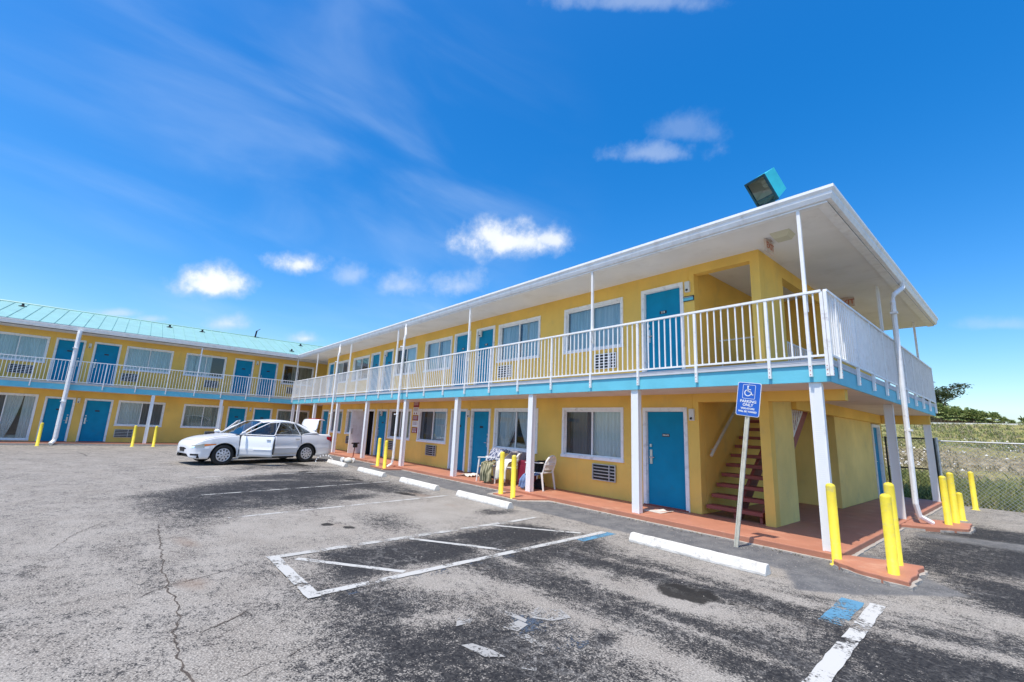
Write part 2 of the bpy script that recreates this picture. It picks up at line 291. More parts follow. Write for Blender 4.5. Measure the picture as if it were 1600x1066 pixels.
# ------------------------------------------------------------------ mesh helpers
def props(o, label=None, cat=None, group=None, kind=None):
    if label: o['label'] = label
    if cat: o['category'] = cat
    if group: o['group'] = group
    if kind: o['kind'] = kind
    return o
def empty(name, loc=(0, 0, 0), rz=0, label=None, cat=None, group=None):
    o = bpy.data.objects.new(name, None); C.objects.link(o); o.location = loc; o.rotation_euler = (0, 0, rz); o.empty_display_size = .2
    o['_loc'] = list(loc) if False else 0
    del o['_loc']
    return props(o, label, cat, group)
class MB:
    def __init__(s, T=None): s.v = []; s.f = []; s.mi = []; s.T = T; s.m = 0
    def add(s, vs, fs, mi=None):
        b = len(s.v)
        s.v += [tuple(s.T(*p)) if s.T else tuple(p) for p in vs]
        s.f += [tuple(b+i for i in f) for f in fs]; s.mi += [s.m if mi is None else mi]*len(fs); return s
    def box(s, x0, x1, y0, y1, z0, z1):
        v = [(x, y, z) for z in (z0, z1) for y in (y0, y1) for x in (x0, x1)]
        return s.add(v, [(0, 2, 3, 1), (4, 5, 7, 6), (0, 1, 5, 4), (2, 6, 7, 3), (0, 4, 6, 2), (1, 3, 7, 5)])
    def tube(s, pts, r, n=8, cap=True):
        pts = [Vector(p) for p in pts]; rs = r if isinstance(r, (list, tuple)) else [r]*len(pts); rings = []
        for i, p in enumerate(pts):
            d = (pts[min(i+1, len(pts)-1)]-pts[max(i-1, 0)]).normalized()
            a = d.cross(Vector((0, 0, 1))) if abs(d.z) < .95 else d.cross(Vector((1, 0, 0))); a.normalize(); b = d.cross(a)
            rings.append([p+(a*math.cos(2*PI*k/n)+b*math.sin(2*PI*k/n))*rs[i] for k in range(n)])
        vs = [q for R in rings for q in R]; fs = []
        for i in range(len(pts)-1):
            for k in range(n): fs.append((i*n+k, i*n+(k+1) % n, (i+1)*n+(k+1) % n, (i+1)*n+k))
        if cap: fs += [tuple(range(n))[::-1], tuple((len(pts)-1)*n+k for k in range(n))]
        return s.add(vs, fs)
    def lathe(s, prof, n=20, c=(0, 0, 0), axis='z'):
        vs = []; fs = []
        for (r, h) in prof:
            for k in range(n):
                a = 2*PI*k/n; p = (r*math.cos(a), r*math.sin(a), h) if axis == 'z' else (r*math.cos(a), h, r*math.sin(a))
                vs.append((p[0]+c[0], p[1]+c[1], p[2]+c[2]))
        for i in range(len(prof)-1):
            for k in range(n): fs.append((i*n+k, i*n+(k+1) % n, (i+1)*n+(k+1) % n, (i+1)*n+k))
        return s.add(vs, fs)
    def prism(s, poly, h0, h1, plane='xy'):
        n = len(poly)
        f = {'xy': lambda a, b, h: (a, b, h), 'xz': lambda a, b, h: (a, h, b), 'yz': lambda a, b, h: (h, a, b)}[plane]
        vs = [f(a, b, h0) for a, b in poly]+[f(a, b, h1) for a, b in poly]
        return s.add(vs, [tuple(range(n))[::-1], tuple(range(n, 2*n))]+[(i, (i+1) % n, n+(i+1) % n, n+i) for i in range(n)])
    def build(s, name, m, parent=None, smooth=False, recalc=True, bevel=0, label=None):
        me = bpy.data.meshes.new(name)
        off = Vector((0, 0, 0))
        if parent is not None and parent.get('_world'): off = Vector(parent['_world'])
        me.from_pydata([tuple(Vector(p)-off) for p in s.v], [], s.f)
        for mm in (m if isinstance(m, (list, tuple)) else [m]): me.materials.append(mm)
        me.polygons.foreach_set('material_index', s.mi)
        if recalc:
            bm = bmesh.new(); bm.from_mesh(me); bmesh.ops.recalc_face_normals(bm, faces=bm.faces); bm.to_mesh(me); bm.free()
        if smooth: me.polygons.foreach_set('use_smooth', [True]*len(me.polygons))
        me.update()
        o = bpy.data.objects.new(name, me); C.objects.link(o)
        if parent is not None:
            o.parent = parent
            if parent.get('_world'): o['_world'] = parent['_world']
        if bevel:
            b = o.modifiers.new('bevel', 'BEVEL'); b.width = bevel; b.segments = 2; b.limit_method = 'ANGLE'
        if label: o['label'] = label
        return o
def copy_tree(o, parent=None):
    c = o.copy(); C.objects.link(c)
    if parent is not None: c.parent = parent; c.matrix_parent_inverse = o.matrix_parent_inverse.copy()
    for ch in list(o.children): copy_tree(ch, c)
    return c
def text_mesh(body, size, bold=.0):
    cu = bpy.data.curves.new('t', 'FONT'); cu.body = body; cu.size = size; cu.align_x = 'CENTER'; cu.align_y = 'CENTER'; cu.extrude = .0015; cu.offset = bold
    cu.resolution_u = 3
    t = bpy.data.objects.new('t', cu); C.objects.link(t)
    me = bpy.data.meshes.new_from_object(t.evaluated_get(bpy.context.evaluated_depsgraph_get()))
    C.objects.unlink(t); bpy.data.objects.remove(t); return me
def add_text(mb, body, size, fn, bold=0, mi=None):
    me = text_mesh(body, size, bold)
    mb.add([fn(*v.co) for v in me.vertices], [tuple(p.vertices) for p in me.polygons], mi); bpy.data.meshes.remove(me)

# ------------------------------------------------------------------ ground
def sdist(px, py, poly):
    """signed distance (positive inside) of points to polygon"""
    d = np.full(px.shape, 1e9); inside = np.zeros(px.shape, bool); n = len(poly)
    for i in range(n):
        x0, y0 = poly[i]; x1, y1 = poly[(i+1) % n]
        ex, ey = x1-x0, y1-y0; t = np.clip(((px-x0)*ex+(py-y0)*ey)/(ex*ex+ey*ey+1e-9), 0, 1)
        d = np.minimum(d, np.hypot(px-x0-t*ex, py-y0-t*ey))
        cond = ((y0 > py) != (y1 > py)) & (px < (x1-x0)*(py-y0)/(y1-y0+1e-12)+x0); inside ^= cond
    return np.where(inside, d, -d)
def softpoly(px, py, poly, w): return np.clip(.5+sdist(px, py, poly)/(2*w), 0, 1)
def blob(px, py, cx, cy, rx, ry, a=0):
    c, s = math.cos(a), math.sin(a); x = (px-cx)*c+(py-cy)*s; y = -(px-cx)*s+(py-cy)*c
    return np.exp(-((x/rx)**2+(y/ry)**2))
def groundz(x, y):
    t = np.clip((-18-x)/6, 0, 1)*np.clip((-3-y)/3, 0, 1); return -.07*t
xs = np.concatenate([np.arange(-70, -30, 2.5), np.arange(-30, -14, .25), np.arange(-14, 3.0, .075), np.arange(3.0, 8, .3), np.arange(8, 60.1, 3)])
ys = np.concatenate([np.arange(-70, -16, 3), np.arange(-16, -9, .4), np.arange(-9, .3, .075), np.arange(.3, 10.5, .3)]); ys[-1] = 10.5
GX, GY = np.meshgrid(xs, ys); gx, gy = GX.ravel(), GY.ravel()
dark = np.full(gx.shape, .27)
D = lambda v: np.maximum(dark, v)
POLY = dict(
 blot=[(-9.4, -7.3), (-10.5, -6.3), (-12.5, -4.4), (-13, -2.2), (-8.94, -1.9), (-7.6, -2.2), (-6.9, -5.9), (-6.0, -6.7), (-7.5, -7.1)],
 handi=[(-3.1, -4.8), (-2.62, -1.9), (-1.6, -2.35), (.45, -1.9), (3.5, -1.2), (5, -4), (3, -8), (.65, -4.34), (-.26, -4.25), (-1.51, -4.36)],
 mid=[(-3.3, -6.35), (-2.9, -5.5), (-1.41, -4.5), (-.16, -4.5), (.44, -4.7), (.6, -6.5), (-1.0, -6.6), (-2.07, -6.5)],
 hatch=[(-3.85, -5.7), (-3.95, -2.2), (-2.8, -1.9), (-2.67, -3.5), (-2.6, -5.9)],
 right=[(.4, 6), (5, 6.4), (8, -.4), (1.5, -1.0), (.9, .2), (.3, .3)])
dark = D(.88*softpoly(gx, gy, POLY['blot'], .9)); dark = D(.86*softpoly(gx, gy, POLY['handi'], .5)); dark = D(.70*softpoly(gx, gy, POLY['mid'], .7))
dark = D(.85*softpoly(gx, gy, POLY['hatch'], .25)); dark = D(.80*softpoly(gx, gy, POLY['right'], .5))
for x in (-17.5, -14.5): dark = D(.6*blob(gx, gy, x, -3, 1.6, 1.2))
lt = lambda cx, cy, rx, ry, k, a=0: dark*(1-k*blob(gx, gy, cx, cy, rx, ry, a))
dark = lt(-5.6, -3.2, 1.1, 2.6, .85); dark = lt(-8.2, -3.2, .8, .5, .5); dark = lt(-.7, -3.35, 1.3, .33, 1.0, .1); dark = lt(-.3, -4.46, 1.35, .10, 1.15, .04)
dark = lt(-2.3, -5.0, .5, .3, .7); dark = lt(1.2, -2.4, .9, .22, .6, .2); dark = lt(-11.8, -2.9, .9, .35, .6); dark = lt(2.2, 1.0, 1.5, .3, .5, .2); dark = lt(1.6, -1.0, .8, .2, .5)
Rw = random.Random(5)
for i in range(34):      # drips and tyre polished strips along the bays
    bx = Rw.choice([-.5, -1.6, -5.6, -8.1, -11, -14]) + Rw.gauss(0, .5); by = Rw.uniform(-6.2, -1.8)
    f_ = blob(gx, gy, bx, by, Rw.uniform(.08, .5), Rw.uniform(.15, .9), Rw.uniform(-.5, .5))
    dark = D(Rw.uniform(.4, .8)*f_) if Rw.random() < .6 else dark*(1-.7*f_)
for i in range(16):
    f_ = blob(gx, gy, Rw.uniform(-2.6, 3), Rw.uniform(-4.2, -1.2), Rw.uniform(.4, 1.2), Rw.uniform(.04, .16), Rw.uniform(-.15, .35)); dark = dark*(1-Rw.uniform(.3, .8)*f_)
dark = D(.85*blob(gx, gy, -8.3, -4.8, 1.6, 1.5)); dark = D(.85*blob(gx, gy, -11.5, -3.4, 1.6, 1.5)); dark = D(.55*blob(gx, gy, -5.0, -4.2, 1.0, .6)); dark = D(.5*blob(gx, gy, -14.5, -4, 1.6, 1.2)); dark = D(.7*blob(gx, gy, -7.9, -2.2, .7, .3))
dark = D(.45*blob(gx, gy, -4.4, -4.0, .8, .35)); dark = D(.4*blob(gx, gy, -3.6, -7.3, 1.0, .5)*1.0)
for cx, cy, rx, ry, k in ((-9.3, -6.9, 1.2, .25, .55), (-14, -6.4, 2, .3, .35), (-5.6, -6.6, .9, .2, .4), (-4.6, -8.2, .6, .25, .45)): dark = D(k*blob(gx, gy, cx, cy, rx, ry, .2))
smooth = .9*softpoly(gx, gy, [(-26, .5), (-26, -.9), (-16, -1.1), (-2.9, -1.25), (-.2, -1.15), (.15, -1.9), (.6, -1.5), (1.4, -.4), (.3, .9)], .12)
smooth = np.maximum(smooth, .75*softpoly(gx, gy, [(.3, 3.3), (.3, 4.1), (6, 5.6), (7, 4.2)], .3))
brown = np.zeros_like(gx)
for cx, cy, rx, ry, k in ((-5.1, -6.85, .5, .18, .75), (-3.35, -6.95, .35, .2, .8), (-5.2, -4.95, .35, .2, .6), (-7.3, -2.3, .7, .3, .8), (-5.9, -2.4, .6, .25, .6), (-18, -6.5, 3, .5, .35), (-3, -7.6, .8, .4, .3)):
    brown = np.maximum(brown, k*blob(gx, gy, cx, cy, rx, ry, .2))
oil = np.zeros_like(gx)
for cx, cy, rx, ry, k in ((-.48, -3.0, .30, .26, 1.35), (-.05, -2.95, .1, .05, .8), (-5.3, -5.05, .16, .12, .9), (-4.95, -4.85, .13, .1, .9), (-7.6, -2.5, .7, .2, .75), (-10.4, -2.6, .5, .25, .85), (-12.6, -3.2, .7, .25, .8), (-15.2, -2.8, 1.0, .4, .85), (-3.7, -8.4, .05, .03, .9), (-5.55, -7.5, .15, .05, .7), (-21, -8.6, 2.2, .12, .6), (-8.6, -6.3, .6, .2, .5)):
    oil = np.maximum(oil, k*blob(gx, gy, cx, cy, rx, ry, .15))
me = bpy.data.meshes.new('asphalt'); nx, ny = len(xs), len(ys)
gz = groundz(gx, gy)
idx = np.arange(nx*ny).reshape(ny, nx)
faces = np.stack([idx[:-1, :-1], idx[:-1, 1:], idx[1:, 1:], idx[1:, :-1]], -1).reshape(-1, 4)
me.vertices.add(nx*ny); me.vertices.foreach_set('co', np.stack([gx, gy, gz], -1).ravel())
me.loops.add(faces.size); me.loops.foreach_set('vertex_index', faces.ravel().astype(np.int32))
me.polygons.add(len(faces)); me.polygons.foreach_set('loop_start', np.arange(0, faces.size, 4, dtype=np.int32)); me.polygons.foreach_set('loop_total', np.full(len(faces), 4, dtype=np.int32))
me.update(calc_edges=True); me.validate()
for nm, arr in (('dark', dark), ('smooth', smooth), ('brown', brown), ('oil', oil)):
    a = me.attributes.new(nm, 'FLOAT', 'POINT'); a.data.foreach_set('value', arr.astype(np.float32))
me.materials.append(ASPH)
o = bpy.data.objects.new('parking_lot', me); C.objects.link(o); o['kind'] = 'structure'

# rough embankment beyond the fence
def slope_mat():
    m, nt, b = nodemat('sandy grass slope'); n = nt.nodes; l = nt.links; t = n.new('ShaderNodeTexCoord')
    def nz(s, d=6, st=(1, 1, 1)):
        mp = n.new('ShaderNodeMapping'); mp.inputs['Scale'].default_value = st; l.new(t.outputs['Object'], mp.inputs[0])
        q = n.new('ShaderNodeTexNoise'); q.inputs['Scale'].default_value = s; q.inputs['Detail'].default_value = d; q.inputs['Roughness'].default_value = .68; l.new(mp.outputs[0], q.inputs['Vector']); return q.outputs[0]
    def mix(f, a, c, lo, hi):
        r = n.new('ShaderNodeMapRange'); l.new(f, r.inputs[0]); r.inputs[1].default_value = lo; r.inputs[2].default_value = hi
        q = n.new('ShaderNodeMix'); q.data_type = 'RGBA'; l.new(r.outputs[0], q.inputs[0])
        for i, v in ((6, a), (7, c)):
            if isinstance(v, tuple): q.inputs[i].default_value = (*v, 1)
            else: l.new(v, q.inputs[i])
        return q.outputs[2]
    s = n.new('ShaderNodeSeparateXYZ'); l.new(t.outputs['Object'], s.inputs[0])
    sand = mix(nz(3, 9), (.19, .15, .08), (.40, .34, .22), .40, .62); sand = mix(nz(14, 5), sand, (.56, .52, .46), .60, .70)
    grass = mix(nz(2.2, 8), (.20, .20, .06), (.40, .35, .15), .35, .65); grass = mix(nz(9, 5), grass, (.42, .38, .22), .60, .72)
    # grass takes over low near the fence and high under the road
    a = n.new('ShaderNodeMapRange'); l.new(s.outputs[1], a.inputs[0]); a.inputs[1].default_value = 12; a.inputs[2].default_value = 17; a.inputs[3].default_value = .42; a.inputs[4].default_value = -.08
    c = n.new('ShaderNodeMapRange'); l.new(s.outputs[1], c.inputs[0]); c.inputs[1].default_value = 21; c.inputs[2].default_value = 30; c.inputs[3].default_value = .06; c.inputs[4].default_value = .36
    ad = n.new('ShaderNodeMath'); ad.operation = 'ADD'; l.new(a.outputs[0], ad.inputs[0]); l.new(c.outputs[0], ad.inputs[1])
    ad2 = n.new('ShaderNodeMath'); ad2.operation = 'ADD'; l.new(ad.outputs[0], ad2.inputs[0]); l.new(nz(.7, 8, (.35, 1, 1)), ad2.inputs[1])
    col = mix(ad2.outputs[0], sand, grass, .5, .66); l.new(col, b.inputs['Base Color']); b.inputs['Roughness'].default_value = 1; b.inputs['Specular IOR Level'].default_value = .1
    bp = n.new('ShaderNodeBump'); bp.inputs['Strength'].default_value = 1; bp.inputs['Distance'].default_value = .12; l.new(nz(5, 8), bp.inputs['Height']); l.new(bp.outputs[0], b.inputs['Normal']); return m
SLOPE = slope_mat()
def slz(x, y):
    if y < 11: return -.12
    if y < 40: return -.12+3.45*((y-11)/29)**.95
    return 3.33
sx = [-90, -60, -40]+[-30+.9*i for i in range(78)]+[50, 70, 90]; sy = [10.5, 11]+[11.4+.45*i for i in range(64)]+[41, 60, 90]
mb = MB(); vs = [(x, y, slz(x, y)+(rnd.uniform(-.06, .06)+.10*math.sin(x*.8+y)*math.sin(y*.7) if 11.5 < y < 39 else 0)) for y in sy for x in sx]
k = len(sx); mb.add(vs, [(j*k+i, j*k+i+1, (j+1)*k+i+1, (j+1)*k+i) for j in range(len(sy)-1) for i in range(k-1)])
o = mb.build('embankment', SLOPE, smooth=True); o['kind'] = 'structure'
MEADOW = mat('distant dry field', (.20, .21, .09), 1, .3, .05)
mb = MB(); mb.add([(-3000, -3000, -.4), (3000, -3000, -.4), (3000, 3000, -.4), (-3000, 3000, -.4)], [(0, 1, 2, 3)])
o = mb.build('ground', MEADOW); o['kind'] = 'structure'
ROADC = mat('pale concrete road edge', (.72, .70, .66), .9, .1, 2)
mb = MB(); mb.box(-90, 90, 40, 40.3, 3.1, 3.43); mb.box(-90, 90, 40.3, 46.5, 3.1, 3.36)
o = mb.build('road', ROADC); o['kind'] = 'structure'

# walkway, curbs and pads
def ragged(pts, step=.12, amp=.012):
    out = []
    for i in range(len(pts)):
        a = Vector(pts[i]); b = Vector(pts[(i+1) % len(pts)]); n = max(1, int((b-a).length/step))
        for k in range(n):
            p = a.lerp(b, k/n)+Vector((rnd.uniform(-amp, amp), rnd.uniform(-amp, amp))) if k else a
            out.append((p[0], p[1]))
    return out
FR, EN = -.10, .13            # walkway edges: front (y) and end (x)
mb = MB()
mb.prism([(-28.45, FR), (EN, FR), (EN, 10.05), (-1.07, 10.05), (-1.07, 5.2), (-2.39, 5.2), (-2.39, 1.14), (-28.45, 1.14)], -.06, .10)
o = mb.build('walkway', TERRA); o['kind'] = 'structure'; 
b_ = o.modifiers.new('bevel', 'BEVEL'); b_.width = .012; b_.segments = 2
mb = MB(); mb.prism([(-28.45, -24), (-27.18, -24), (-27.18, FR-.005), (-28.45, FR-.005)], -.2, .03); o = mb.build('walkway', TERRA); o['kind'] = 'structure'
mb = MB(); mb.prism(ragged([(-27.1, FR-.09), (-7, FR-.07), (-6.75, -.80), (-5.55, -.80), (-5.2, FR-.08), (EN, FR-.06), (EN, FR+.002), (-27.1, FR+.002)]), -.05, .018)
mb.prism(ragged([(-27.18, -24), (-27.05, -24), (-27.05, -.2), (-27.18, -.2)], .3), -.2, .0)
mb.prism(ragged([(EN-.002, FR), (EN+.05, FR), (EN+.06, 9.9), (EN-.002, 9.9)]), -.05, .02)
o = mb.build('curb', CURBW); o['kind'] = 'structure'
mb = MB(); mb.prism([(-6.7, FR-.002), (-6.62, -.72), (-5.66, -.74), (-5.35, FR-.002)], -.05, .045)
mb.prism([(-13.95, FR-.002), (-13.85, -.66), (-12.6, -.70), (-12.4, FR-.002)], -.05, .045)
o = mb.build('pavement', TERRA); o['kind'] = 'structure'
for (P, nm) in (([(.08, FR+.05), (.14, -.42), (.50, -.66), (.93, -.72), (.92, .36), (.56, .30), (EN+.06, .12)], 'pavement'), ([(.12, 4.05), (.45, 4.25), (1.0, 4.75), (.98, 5.75), (.5, 5.6), (.12, 5.2)], 'pavement')):
    mb = MB(); mb.prism(ragged(P, .1, .02), -.04, .085); o = mb.build(nm, [TERRA], bevel=.012); o['kind'] = 'structure'
    mb = MB(); mb.prism(ragged([(p[0]*1.0+(.03 if p[0] > .5 else -.0), p[1]+(-.03 if p[1] < 0 else .0)) for p in P], .08, .028), -.05, .035); o = mb.build('curb', CURBW); o['kind'] = 'structure'

# painted lines
def strip(pts, w, m, z=.004, name='parking_line', wend=None):
    mb = MB(); a, b = Vector(pts[0]), Vector(pts[1]); d = (b-a).normalized(); n = Vector((-d.y, d.x)); k = max(2, int((b-a).length/.12)); wend = wend or w
    vs = []
    for i in range(k+1):
        p = a.lerp(b, i/k); ww = (w+(wend-w)*i/k)/2
        for s_ in (-1, 1):
            q = p+n*s_*(ww+rnd.uniform(-.006, .006)); vs.append((q.x, q.y, z+float(groundz(np.array(q.x), np.array(q.y)))))
    mb.add(vs, [(2*i, 2*i+1, 2*i+3, 2*i+2) for i in range(k)]); o = mb.build(name, m, recalc=False); o['kind'] = 'structure'; return o
strip([(-6.45, -6.2), (-7.0, -1.75)], .085, LINEW); strip([(-9.05, -6.27), (-9.75, -1.9)], .08, LINEFADE)
strip([(-12.1, -6.2), (-12.7, -1.9)], .08, LINEFADE)
strip([(-3.87, -6.2), (-4.05, -2.3)], .12, LINEFADE, .008); strip([(-4.05, -2.3), (-4.12, -1.72)], .1, LINEW, .008)
strip([(-3.93, -6.14), (-2.38, -6.14)], .125, LINEW, .012)
strip([(-2.46, -6.1), (-2.70, -1.53)], .105, LINEW, .008)
strip([(-2.56, -2.3), (-2.60, -1.46)], .16, LINEB, .004)
strip([(-3.70, -5.93), (-2.62, -5.12)], .085, LINEW, .004); strip([(-3.88, -4.38), (-2.72, -3.6)], .085, LINEW, .004); strip([(-4.03, -2.84), (-2.86, -1.92)], .075, LINEW, .004)
strip([(1.0, -6.2), (.82, -1.66)], .125, linepaint('cracked white line paint', (.50, .49, .46), .87), .008); strip([(.66, -2.62), (.63, -1.72)], .19, LINEB, .004)
# worn wheelchair symbol on the asphalt
def ring_arc(cx, cy, r, w, a0, a1, n=18):
    vs = []; 
    for i in range(n+1):
        a = a0+(a1-a0)*i/n
        for q in (r-w/2, r+w/2): vs.append((cx+q*math.cos(a), cy+q*math.sin(a)))
    return vs, [(2*i, 2*i+1, 2*i+3, 2*i+2) for i in range(n)]
def seg(mb, a, b, w, z):
    a, b = Vector(a), Vector(b); d = (b-a).normalized(); n = Vector((-d.y, d.x))*w/2
    mb.add([(*(a-n), z), (*(b-n), z), (*(b+n), z), (*(a+n), z)], [(0, 1, 2, 3)])
mb = MB(); z = .006; SC = .95; ox, oy, ra = -.85, -5.12, math.radians(14)
def L(x, y): return (ox+SC*(x*math.cos(ra)-y*math.sin(ra)), oy+SC*(x*math.sin(ra)+y*math.cos(ra)))
for P in ([(.0, .36), (.16, .42), (.26, .60), (.10, .70), (-.10, .60), (-.08, .45)], [(-.36, .36), (-.02, .30), (.0, .24), (-.36, .28)],
          [(-.10, .02), (.05, .05), (.04, .22), (-.07, .24)],
          [(.08, -.02), (.33, -.08), (.36, -.02), (.14, .06)], [(.28, -.10), (.40, -.42), (.50, -.38), (.37, -.04)],
          [(-.45, .05), (-.50, -.10), (-.40, -.22), (-.36, -.08), (-.34, .10), (-.20, .28), (-.27, .30)],
          [(-.15, -.44), (.10, -.46), (.22, -.36), (.08, -.34), (-.10, -.36)]):
    mb.add([(*L(*p), z) for p in P], [tuple(range(len(P)))])
o = mb.build('wheelchair_symbol', SYMB, recalc=False); o['kind'] = 'structure'
mb = MB(); mb.add([(*ox_, .0045) for ox_ in [(-1.1, -4.95), (-.95, -4.6), (-.55, -4.5), (-.35, -4.75), (-.3, -5.2), (-.6, -5.4)]], [(0, 1, 2, 3, 4, 5)])
LINEB2 = linepaint('almost gone blue paint', (.06, .08, .11), 1.10); strip([(-2.33, -6.2), (-2.55, -2.3)], .12, LINEB2, .004); o = mb.build('parking_line', LINEB2, recalc=False); o['kind'] = 'structure'
# loose grit and pebbles
mb = MB(); R = random.Random(77)
for i in range(1500):
    if i < 700: x = R.uniform(-14, .3); y = -.14-abs(R.gauss(0, .35))
    elif i < 900: x = .2+abs(R.gauss(0, .3)); y = R.uniform(0, 9.5)
    else: x = R.uniform(-9, 2.5); y = R.uniform(-7.5, -1)
    q = R.uniform(.004, .011); a = R.uniform(0, 3); c_, s_ = q*math.cos(a), q*math.sin(a)
    mb.add([(x+c_, y+s_, .002), (x-s_*.7, y+c_*.7, .002), (x-c_, y-s_, .002), (x+s_*.8, y-c_*.8, .002), (x, y, .002+q*.8)], [(0, 1, 4), (1, 2, 4), (2, 3, 4), (3, 0, 4)])
props(mb.build('gravel', mat('loose grit', (.34, .31, .27), .9, .3, 30), recalc=False), 'loose grit scattered over the asphalt', 'gravel', kind='stuff')
# dark leaf litter and weeds in the curb joint
mb = MB()
for i in range(260):
    x = R.uniform(-27, .2); y = -.18-abs(R.gauss(0, .05)); z = .004
    for k in range(3):
        a = R.uniform(0, 6.3); l_ = R.uniform(.015, .05); mb.add([(x, y, z), (x+.006, y+.004, z), (x+l_*math.cos(a), y+l_*math.sin(a), z+R.uniform(.005, .04))], [(0, 1, 2)])
props(mb.build('leaf_litter', mat('litter', (.12, .10, .05), .95, .4, 40), recalc=False), 'dry litter and tiny weeds in the curb joint', 'litter', kind='stuff')
# open cracks
def crack(pts, w):
    P = []
    for i in range(len(pts)-1):
        a, b = Vector(pts[i]), Vector(pts[i+1]); n = max(2, int((b-a).length/.045))
        for k in range(n): P.append(a.lerp(b, k/n))
    P.append(Vector(pts[-1])); vs = []; off = 0
    for i, p in enumerate(P):
        d = (P[min(i+1, len(P)-1)]-P[max(i-1, 0)]).normalized(); nn = Vector((-d.y, d.x)); off = off*.8+rnd.uniform(-.02, .02)
        ww = w*rnd.uniform(.25, 1.2)*(min(1, i/6+.2))*(min(1, (len(P)-1-i)/6+.1))
        for s_ in (-1, 1): q = p+nn*(off+s_*ww/2); vs.append((q.x, q.y, .003))
    mb = MB(); mb.add(vs, [(2*i, 2*i+1, 2*i+3, 2*i+2) for i in range(len(P)-1)]); o = mb.build('pavement_crack', CRACKM, recalc=False); o['kind'] = 'structure'
crack([(-6.5, -7.06), (-5.4, -7.1), (-4.25, -7.16), (-2.79, -7.12), (-2.1, -7.2), (-.8, -7.15)], .015)
crack([(-5.2, -7.75), (-5.33, -7.11), (-5.6, -6.8), (-6.0, -6.45)], .010); crack([(-3.15, -7.45), (-3.41, -7.11), (-3.6, -6.77), (-3.85, -6.38)], .010)
crack([(-1.3, -7.0), (-1.42, -6.7), (-1.6, -6.1)], .008); crack([(-2.1, -7.05), (-2.3, -6.75), (-2.55, -6.5)], .012); crack([(-5.4, -8.1), (-6.4, -7.9), (-7.2, -7.6)], .009)
crack([(-.2, -2.9), (.4, -2.75), (.8, -2.86), (1.3, -2.6)], .010)

# ------------------------------------------------------------------ the two wings
WY, LX = 1.14, -28.45
ZF, ZS1, ZD, ZS2 = .10, 2.45, 2.79, 5.217
Tmain = lambda s, d, z: (s, WY-d, z)
Tleft = lambda s, d, z: (LX+d, s, z)
MAIN = empty('motel_building', (0, 0, 0), label='long two storey yellow motel wing on the right with the stair bay', cat='motel building')
LEFT = empty('motel_building', (LX, -10, 0), label='two storey yellow motel wing across the back left under a seafoam metal roof', cat='motel building')
LEFT['_world'] = (LX, -10, 0)
def wall_with(T, s0, s1, z0, z1, ops, parent, m, name='wall', thick=.2):
    """ops: list of (a,b,zb,zt)"""
    mb = MB(T); cur = s0
    for a, b, zb, zt in sorted(ops):
        if a > cur: mb.box(cur, a, -thick, 0, z0, z1)
        if zb > z0: mb.box(a, b, -thick, 0, z0, zb)
        if zt < z1: mb.box(a, b, -thick, 0, zt, z1)
        cur = b
    if cur < s1: mb.box(cur, s1, -thick, 0, z0, z1)
    return mb.build(name, m, parent)
